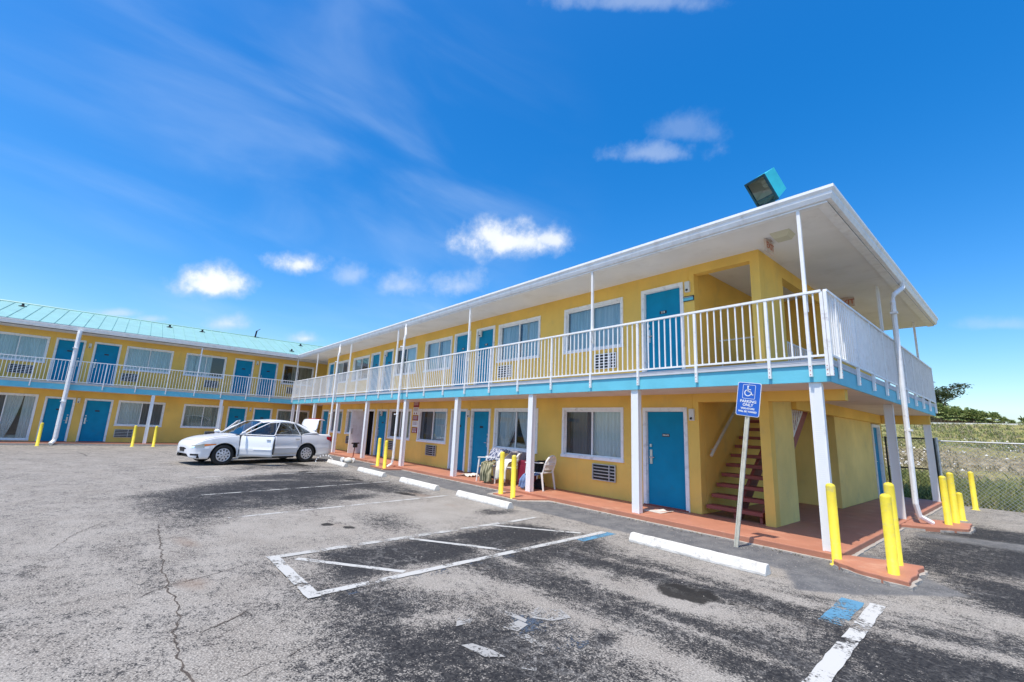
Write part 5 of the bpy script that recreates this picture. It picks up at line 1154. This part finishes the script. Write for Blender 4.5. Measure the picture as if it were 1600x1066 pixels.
# floor, interior
mb = MB(); mb.box(-2.2, 2.2, -.74, .74, .22, .30); mb.box(-2.25, -1.72, -.66, .66, .32, .42); mb.box(.95, 1.05, -.74, .74, .3, .90); mb.box(-1.75, -1.69, -.7, .7, .3, .95); mb.build('underbody', BLACK, CAR)
mb = MB(); mb.box(.62, .96, -.72, .72, .70, .93); mb.build('dashboard', SEATG, CAR, bevel=.04)
for y in (-.36, .36):
    mb = MB(); mb.prism([(.35, .30), (-.25, .30), (-.42, .98), (-.30, 1.0), (-.12, .56), (.35, .56)], y-.23, y+.23, 'xz'); s_ = mb.build('seat', SEATG, CAR, bevel=.04)
    mb = MB(); mb.box(-.46, -.34, y-.12, y+.12, 1.02, 1.17); mb.build('headrest', SEATG, s_, bevel=.03)
mb = MB(); mb.prism([(-.75, .30), (-1.45, .30), (-1.62, .99), (-1.48, 1.0), (-1.25, .58), (-.75, .58)], -.64, .64, 'xz'); mb.build('seat', SEATG, CAR, bevel=.04)
mb = MB(); mb.lathe([(.17, -.012), (.185, 0), (.17, .012), (.158, 0), (.17, -.012)], 16, (0, 0, 0)); mb.v = [(.50+v[2]+v[0]*.35, .36+v[1], .84+v[0]*.9) for v in mb.v]; mb.build('steering_wheel', BLACK, CAR)
mb = MB(); mb.lathe([(0, .16), (.12, .14), (.2, .06), (.2, 0), (0, 0)], 12, (-1.2, .40, .60)); mb.v = [(v[0], v[1], v[2]+.12) for v in mb.v]; mb.build('cushion', CREAM, CAR, smooth=True)
# boot lid raised
hx_, hz_ = -1.74, 1.0; BL = empty('x'); bpy.data.objects.remove(BL)
ang = math.radians(86)
def Lid(x, y, z):   # x measured backwards from hinge, z thickness up
    return (hx_-x*math.cos(ang)-z*math.sin(ang)*-1*0-math.sin(ang)*0+z*math.sin(ang), y, hz_+x*math.sin(ang)+z*math.cos(ang))
mb = MB(Lid); rows = []
lidp = [(0, 0), (.2, .004), (.38, -.012), (.50, -.03), (.54, -.08), (.55, -.20), (.54, -.30)]
for x, z in lidp:
    w_ = .56 if x < .5 else .52; rows.append([(x, w_*(2*k/8-1), z+.015*(1-(2*k/8-1)**2)) for k in range(9)])
for i in range(len(rows)-1):
    for k in range(8): mb.add([rows[i][k], rows[i][k+1], rows[i+1][k+1], rows[i+1][k]], [(0, 1, 2, 3)])
lid = mb.build('boot_lid', PAINT, CAR); merge(lid)
lid.modifiers[0].thickness = .03
mb = MB(Lid); mb.box(.52, .572, -.46, .46, -.28, -.18); mb.build('reflector', TAILRED, lid)
for y in (-.6, .6):
    mb = MB(); mb.tube([(-1.72, y, .93), (-1.68, y, 1.10), (-1.80, y, 1.22)], .013, 5); mb.build('hinge', BLACK, CAR)
# lights, grille, plate
def surf_patch(x0, x1, z0f, z1f, sd, m, name, off=.006, n=8):
    mb = MB(); vs = []
    for i in range(n+1):
        x = x0+(x1-x0)*i/n
        za, zb2 = z0f(i/n), z1f(i/n)
        for j in range(4):
            z = za+(zb2-za)*j/3; vs.append((x+.0, sd*(hw(x)*yprof(z, x)+off), z))
    mb.add(vs, [(i*4+j, (i+1)*4+j, (i+1)*4+j+1, i*4+j+1) for i in range(n) for j in range(3)]); return mb.build(name, m, CAR, smooth=True, recalc=False)
for sd in (1, -1):
    surf_patch(2.02, 2.36, lambda t: .54-.02*t, lambda t: .655-.06*t, sd, HEADL, 'headlight', .014)
    surf_patch(1.66, 2.02, lambda t: .625-.05*t, lambda t: .655-.008*t, sd, AMBER, 'indicator', .008)
    surf_patch(-2.41, -2.08, lambda t: .68+.13*t, lambda t: .91-.01*t, sd, TAILRED, 'tail_light', .012)
    surf_patch(2.16, 2.36, lambda t: .30, lambda t: .35+.0*t, sd, BLACK, 'fog_lamp', .008)
    for ax in (AXF, AXR):
        n_ = 20; vs = []; mb = MB()
        for i in range(n_+1):
            a = PI*i/n_
            for y_ in (.55, .845): vs.append((ax+.372*math.cos(a), sd*y_, RW+.365*math.sin(a)))
        mb.add(vs, [(2*i, 2*i+1, 2*i+3, 2*i+2) for i in range(n_)]); mb.add([(ax+.372*math.cos(PI*i/n_), sd*.55, RW+.365*math.sin(PI*i/n_)) for i in range(n_+1)], [tuple(range(n_+1))])
        mb.build('wheel_well', BLACK, CAR, recalc=False)
    mb = MB(); mb.box(-.85, .95, sd*.81-.02, sd*.81+.02, .175, .235); mb.build('sill', BLACK, CAR)
mb = MB(); mb.box(2.40, 2.418, -.25, .25, .47, .50); mb.build('grille', BLACK, CAR)
mb = MB(); mb.box(2.415, 2.435, -.16, .16, .40, .52); mb.build('licence_plate', BLACK, CAR)
for o in CAR.children_recursive:
    if o.type == 'MESH' and o.name.split('.')[0] in ('body', 'bonnet', 'headlight', 'indicator', 'fog_lamp', 'grille', 'licence_plate', 'seams', 'underbody'):
        for v in o.data.vertices:
            if v.co.x > 1.80: v.co.x = 1.80+(v.co.x-1.80)*.74
mb = MB(); mb.prism([(-2.415, -.6), (-2.40, -.6), (-2.40, .6), (-2.415, .6)], .30, .40); mb.build('bumper_insert', BLACK, CAR)
for ax, nm in ((AXF, 'f'), (AXR, 'r')):
    for sd in (1, -1):
        m2 = MB(); y_ = sd*.755
        m2.lathe([(.19, -.09), (.29, -.095), (RW-.008, -.075), (RW, -.05), (RW, .05), (RW-.008, .075), (.29, .095), (.215, .09), (.205, .07), (.19, -.09)], 32, (ax, y_, RW), 'y'); wh = m2.build('wheel', RUBBER, CAR, smooth=True)
        h2 = MB(); rings = [(.205, .082), (.195, .094), (.172, .088), (.125, .098), (.09, .10), (.045, .108), (0, .11)]; nseg = 40; vs = []; 
        for (r_1, h_) in rings:
            for k in range(nseg): a = 2*PI*k/nseg; vs.append((ax+r_1*math.cos(a), y_+sd*(h_+.0), RW+r_1*math.sin(a)))
        fs = []; mi = []
        for i in range(len(rings)-1):
            for k in range(nseg):
                fs.append((i*nseg+k, i*nseg+(k+1) % nseg, (i+1)*nseg+(k+1) % nseg, (i+1)*nseg+k)); mi.append(1 if (i == 2 and k % 4 in (1, 2)) or (i == 4 and k % 8 in (1, 2)) else 0)
        for f_1, m_1 in zip(fs, mi): h2.add([vs[j] for j in f_1], [(0, 1, 2, 3)], m_1)
        h2.build('hubcap', [HUB, BLACK], wh)
# odds and ends behind the car: a folded child's scooter and a white moulded tray
sct = empty('kick_scooter', (-15.75, -.75, 0), .5, 'small dark handled scooter standing on the asphalt behind the car', 'scooter')
mb = MB(); mb.box(-.25, .2, -.06, .06, .08, .10); mb.build('deck', CREAM, sct)
mb = MB(); mb.tube([(.2, 0, .08), (.27, 0, .70)], .02, 6); mb.build('stem', STEPRED, sct); mb = MB(); mb.tube([(.27, -.2, .74), (.27, .2, .74)], .03, 6); mb.box(.22, .32, -.07, .07, .58, .72); mb.build('handlebar', BLACK, sct)
for x in (-.27, .24):
    mb = MB(); mb.tube([(x, -.03, .09), (x, .03, .09)], .09, 14); mb.build('wheel', WHITE, sct)
mb = MB()
for i in range(10):
    a = PI*i/9; mb.tube([(.3*math.cos(a), -.12, .02+.22*math.sin(a)), (.3*math.cos(a), .12, .02+.22*math.sin(a))], .025, 6)
o = mb.build('plastic_arch', WHITE); o.location = (-16.1, -1.55, 0); o.rotation_euler = (0, 0, 1.3); props(o, 'white curved plastic piece lying behind the rear wheel', 'plastic piece')
mb = MB(); mb.lathe([(0, 0), (.13, .01), (.16, .08), (.12, .17), (.05, .2), (0, .2)], 12); o = mb.build('bag', CREAM, smooth=True); o.location = (-15.45, -.85, 0); props(o, 'crumpled white bag beside the scooter', 'bag')

# ------------------------------------------------------------------ fence, gate
def mesh_wire(mb, x0, x1, y, z0, z1, sp, r):
    H = z1-z0; n = int((x1-x0+H)/sp)+1
    for i in range(n):
        for sgn in (1, -1):
            s = x0-H+i*sp if sgn > 0 else x0+i*sp
            a = (s, z0); b = (s+H, z1) if sgn > 0 else (s-H, z1)
            # clip
            t0, t1 = 0, 1; dx = b[0]-a[0]
            for lim, sg in ((x0, 1), (x1, -1)):
                if sg*(a[0]-lim) < 0: t0 = max(t0, (lim-a[0])/dx)
                if sg*(b[0]-lim) < 0: t1 = min(t1, (lim-a[0])/dx)
            if t1 <= t0: continue
            p = (a[0]+dx*t0, y+.004*sgn, z0+H*t0); q = (a[0]+dx*t1, y+.004*sgn, z0+H*t1); mb.tube([p, q], r, 3, cap=False)
FEN = empty('chain_link_fence', (.1, 10.45, -.1), label='grey chain link fence running right from the gate along the grassy slope', cat='fence'); FEN['_world'] = (.1, 10.45, -.1)
mb = MB(); mesh_wire(mb, .12, 9, 10.45, -.08, 1.72, .10, .0042); mb.build('mesh', GALV, FEN, recalc=False)
for x in (.1, 3.1, 6.1, 9.1):
    mb = MB(); mb.tube([(x, 10.45, -.1), (x, 10.45, 1.86)], .035 if x < 1 else .028, 10); mb.build('fence_post', GALV, FEN)
mb = MB(); mb.tube([(.1, 10.45, 1.76), (9.1, 10.45, 1.76)], .021, 8); mb.build('top_rail', GALV, FEN)
GAT = empty('chain_link_gate', (-1.15, 10.9, -.1), label='black framed chain link gate behind the end of the building', cat='gate'); GAT['_world'] = (-1.15, 10.9, -.1)
GBK = mat('black gate paint', (.025, .025, .025), .5)
mb = MB(); mesh_wire(mb, -1.15, .0, 10.9, -.05, 1.8, .11, .0042); mb.build('mesh', GBK, GAT, recalc=False)
mb = MB(); 
for x in (-1.15, -.98, -.01): mb.tube([(x, 10.9, -.1), (x, 10.9, 1.85)], .026, 8)
for z in (.0, .92, 1.82): mb.tube([(-1.15, 10.9, z), (-.0, 10.9, z)], .02, 8)
mb.build('frame', GBK, GAT)
F2 = empty('chain_link_fence', (-7, 10.9, -.1), label='black chain link fence left of the gate, behind the building', cat='fence'); F2['_world'] = (-7, 10.9, -.1)
mb = MB(); mesh_wire(mb, -7, -1.2, 10.9, -.05, 1.8, .12, .004); mb.build('mesh', GBK, F2, recalc=False)
mb = MB(); mb.tube([(-7, 10.9, 1.82), (-1.2, 10.9, 1.82)], .02, 6); [mb.tube([(x, 10.9, -.1), (x, 10.9, 1.85)], .026, 8) for x in (-7, -4.1, -1.25)]; mb.build('frame', GBK, F2)

# ------------------------------------------------------------------ vegetation
def leafmat(name, a, b, tr=.25):
    m, nt, bs = nodemat(name); n = nt.nodes; l = nt.links; g = n.new('ShaderNodeNewGeometry'); mm = n.new('ShaderNodeMix'); mm.data_type = 'RGBA'
    l.new(g.outputs['Random Per Island'], mm.inputs[0]); mm.inputs[6].default_value = (*a, 1); mm.inputs[7].default_value = (*b, 1); l.new(mm.outputs[2], bs.inputs['Base Color']); bs.inputs['Roughness'].default_value = .55
    t = n.new('ShaderNodeBsdfTranslucent'); l.new(mm.outputs[2], t.inputs[0]); mi = n.new('ShaderNodeMixShader'); mi.inputs[0].default_value = tr; l.new(bs.outputs[0], mi.inputs[1]); l.new(t.outputs[0], mi.inputs[2]); l.new(mi.outputs[0], n['Material Output'].inputs[0]); return m
LEAF = leafmat('tree leaves', (.025, .045, .012), (.09, .12, .035))
PALM = leafmat('palm fronds', (.09, .15, .03), (.42, .46, .17), .25)
DRYP = leafmat('dry palm fronds', (.20, .13, .06), (.34, .26, .16), .1)
WEED = leafmat('green weeds', (.16, .20, .05), (.50, .50, .20), .4); DRYG = leafmat('dry grass', (.26, .22, .10), (.48, .42, .26))
def fan(mb, R, base, d, L_, spread=2.4, blades=13):
    d = d.normalized(); side = d.cross(Vector((0, 0, 1)));
    if side.length < .1: side = Vector((1, 0, 0))
    side.normalize(); up = side.cross(d); tip = base+d*L_*.45; mb.tube([base, tip], .018, 3, cap=False)
    for k in range(blades):
        a = (k/(blades-1)-.5)*spread; v = (d*math.cos(a)+side*math.sin(a)).normalized(); l2 = L_*.62*R.uniform(.85, 1.1); w = v.cross(up)*.075*L_
        m1 = tip+v*l2*.6+up*.05*L_; e = tip+v*l2-Vector((0, 0, 1))*l2*R.uniform(.0, .22)
        mb.add([tip, m1+w, e, m1-w], [(0, 1, 2, 3)])
palms = []
def make_palm(seed, h):
    R = random.Random(seed); e = empty('palm', (0, 0, 0)); t = MB(); t.tube([(0, 0, -.3), (R.uniform(-.1, .1), R.uniform(-.1, .1), h*.55)], [.16, .13], 8); t.build('trunk', BARK, e)
    g = MB(); dr = MB(); top = Vector((0, 0, h*.5))
    for i in range(30):
        el = R.uniform(-.35, 1.35); az = R.uniform(0, 2*PI); d = Vector((math.cos(az)*math.cos(el), math.sin(az)*math.cos(el), math.sin(el)))
        fan(g, R, top+Vector((0, 0, R.uniform(-.25, .2))), d, R.uniform(.75, 1.0)*h*.52)
    for i in range(11):
        el = R.uniform(-1.2, -.3); az = R.uniform(0, 2*PI); d = Vector((math.cos(az)*math.cos(el), math.sin(az)*math.cos(el), math.sin(el))); fan(dr, R, top-Vector((0, 0, .15)), d, R.uniform(.6, .9)*h*.5)
    g.build('crown', PALM, e, recalc=False); dr.build('dry_fronds', DRYP, e, recalc=False); return e
protos = [make_palm(s, 2.6) for s in (1, 2, 3)]
spots = []
R = random.Random(4)
lab = ['leftmost palm of the row above the white road edge, beside the balcony end', 'second palm from the left in the row beyond the road', 'palm right under the trunk of the spreading tree', 'palm just right of the spreading tree in the back row', 'palm in the middle of the hedge of palms beyond the road', 'palm right of the middle of the palm hedge', 'palm in the right part of the palm hedge, taller than the next', 'low palm toward the right end of the palm hedge', 'lowest palm before the gap in the palm hedge', 'rightmost palm at the foot of the utility pole']
xsP = [-3.75, -3.15, -2.5, -1.95, -1.4, -.85, -.25, .3, .75, 1.4]; hsP = [.95, .88, .82, .78, .74, .66, .60, .46, .34, .46]
for i, (x, h) in enumerate(zip(xsP, hsP)):
    src = protos[i % 3]; o = src if i < 3 else copy_tree(src)
    o.location = (x, 48.0+R.uniform(-.4, .4), 3.30); o.rotation_euler = (0, 0, R.uniform(0, 6)); o.scale = (h*.8, h*.8, h*.92); props(o, lab[i], 'palm', 'palms beyond the road')
for i, (x, l_) in enumerate(((-5.2, 'palm half hidden behind the farthest end column'), (-6.3, 'palm glimpsed between the two far end columns'), (-7.4, 'palm glimpsed under the slab left of the end columns'), (-8.5, 'palm seen low behind the blue end door corner'))):
    o = copy_tree(protos[i % 3]); o.location = (x, 48.5, 3.3); o.rotation_euler = (0, 0, i*1.3); o.scale = (.8, .8, .8); props(o, l_, 'palm', 'palms beyond the road')
# background thicket filling gaps behind palms
mb = MB(); R = random.Random(11)
for i in range(4200):
    x = R.uniform(-9, 4); hh = 1.35 if x < -2.5 else max(.22, 1.35-(x+2.5)*.30)
    z = 3.3+R.random()**.8*hh; y = 51+R.uniform(-.8, 1.2); s = R.uniform(.08, .2); a = R.uniform(0, PI); v = Vector((math.cos(a), R.uniform(-.5, .5), math.sin(a))).normalized()*s; w = v.cross(Vector((R.uniform(-1, 1), 1, R.uniform(-1, 1)))).normalized()*s*.5
    p = Vector((x, y, z)); mb.add([p-v, p+w, p+v, p-w], [(0, 1, 2, 3)])
props(mb.build('thicket', LEAF, recalc=False), 'dark scrub filling in behind the palms', 'thicket', kind='stuff')
def tree(loc, H, spread, seed, label, nclump=70):
    R = random.Random(seed); e = empty('tree', loc, 0, label, 'tree'); t = MB(); lf = MB(); ends = []
    def br(p, d, L_, r, lv):
        pts = [p]; q = p.copy(); dd = d.copy()
        for i in range(4):
            dd = (dd+Vector((R.uniform(-.22, .22), R.uniform(-.22, .22), R.uniform(-.05, .15)))).normalized(); q = q+dd*L_/4; pts.append(q.copy())
        t.tube([tuple(a) for a in pts], [r*(1-.12*i) for i in range(5)], 6)
        if lv == 0: ends.append(q); return
        ends.append(pts[3])
        for k in range(3 if lv > 1 else 4):
            a = R.uniform(0, 2*PI); nd = (dd*.75+Vector((math.cos(a)*spread, math.sin(a)*spread, R.uniform(-.15, .6)))).normalized(); br(q if k else pts[3], nd, L_*R.uniform(.58, .8), r*.55, lv-1)
    br(Vector((0, 0, -.3)), Vector((.05, 0, 1)), H*.36, H*.022, 3)
    for q in ends:
        for c in range(2):
            cc = q+Vector((R.gauss(0, .18), R.gauss(0, .18), R.gauss(0, .1)))*H*.12
            for k in range(26):
                p = cc+Vector((R.gauss(0, .2), R.gauss(0, .2), R.gauss(0, .10)))*H*.16; s = R.uniform(.07, .15)*H*.16; v = Vector((R.uniform(-1, 1), R.uniform(-1, 1), R.uniform(-.5, .5))).normalized()*s; w = v.cross(Vector((R.uniform(-1, 1), R.uniform(-1, 1), 1))).normalized()*s*.5
                lf.add([p-v, p+w, p+v, p-w], [(0, 1, 2, 3)])
    t.build('trunk', BARK, e); lf.build('crown', LEAF, e, recalc=False); return e
tree((-3.85, 56, 3.2), 6.9, .95, 5, 'spreading dark tree rising above the palms right of the balcony')
tree((-5.6, 55, 3.2), 5.2, .6, 8, 'small dark tree partly hidden behind the balcony end')
# utility pole
mb = MB(); mb.tube([(2.95, 95, 3.0), (2.8, 95, 9.2)], [.16, .12], 8); props(mb.build('utility_pole', BARK), 'thin dark utility pole on the skyline at the far right', 'utility pole')
# weeds and dry tufts on the slope
def tufts(name, m, n, yr_, seed, hmin, hmax, label, dens=None):
    R = random.Random(seed); mb = MB()
    for i in range(n):
        y = yr_[0]+(yr_[1]-yr_[0])*R.random()**1.3; x = R.uniform(-4 if y < 20 else -12, 9 if y < 20 else 10)
        if dens and not dens(x, y, R): continue
        z = slz(x, y)-.02; c = Vector((x, y, z))
        for k in range(7):
            a = R.uniform(0, 2*PI); h = R.uniform(hmin, hmax); le = R.uniform(.1, .7)*h; b = c+Vector((R.gauss(0, .05), R.gauss(0, .05), 0)); v = Vector((math.cos(a), math.sin(a), 0)); w = Vector((-v.y, v.x, 0))*(.010+.0008*y)
            mb.add([b-w, b+w, b+v*le*.5+Vector((0, 0, h*.7)), b+v*le+Vector((0, 0, h))], [(0, 1, 2), (0, 2, 3)])
    props(mb.build(name, m, recalc=False), label, 'grass', kind='stuff')
pn_ = lambda x, y, R: math.sin(x*1.3+1)*math.sin(y*1.1)+R.uniform(-.6, .6) > -.15
tufts('weeds', WEED, 3600, (10.6, 15.5), 21, .10, .42, 'green weeds along the foot of the slope behind the fence', pn_)
tufts('dry_grass', DRYG, 3000, (11, 39.5), 22, .08, .25, 'dry straw coloured grass tufts over the slope')
tufts('grass', WEED, 3000, (24, 39.8), 23, .08, .22, 'short green grass on the upper slope under the road')
# rubble stones on the slope
mb = MB(); R = random.Random(31)
for i in range(1500):
    x = R.uniform(-6, 10); y = R.uniform(13, 30); s = R.uniform(.02, .09); z = slz(x, y)
    v = [(x+s*R.uniform(.6, 1)*a, y+s*R.uniform(.6, 1)*b, z+s*.7*c) for a, b, c in ((1, 0, 0), (-1, 0, 0), (0, 1, 0), (0, -1, 0), (0, 0, 1))]; mb.add(v, [(0, 2, 4), (2, 1, 4), (1, 3, 4), (3, 0, 4)])
props(mb.build('rubble', ROADC, recalc=False), 'pale stones scattered over the sandy slope', 'stones', kind='stuff')

# drop helper properties
for o in bpy.data.objects:
    if '_world' in o: del o['_world']
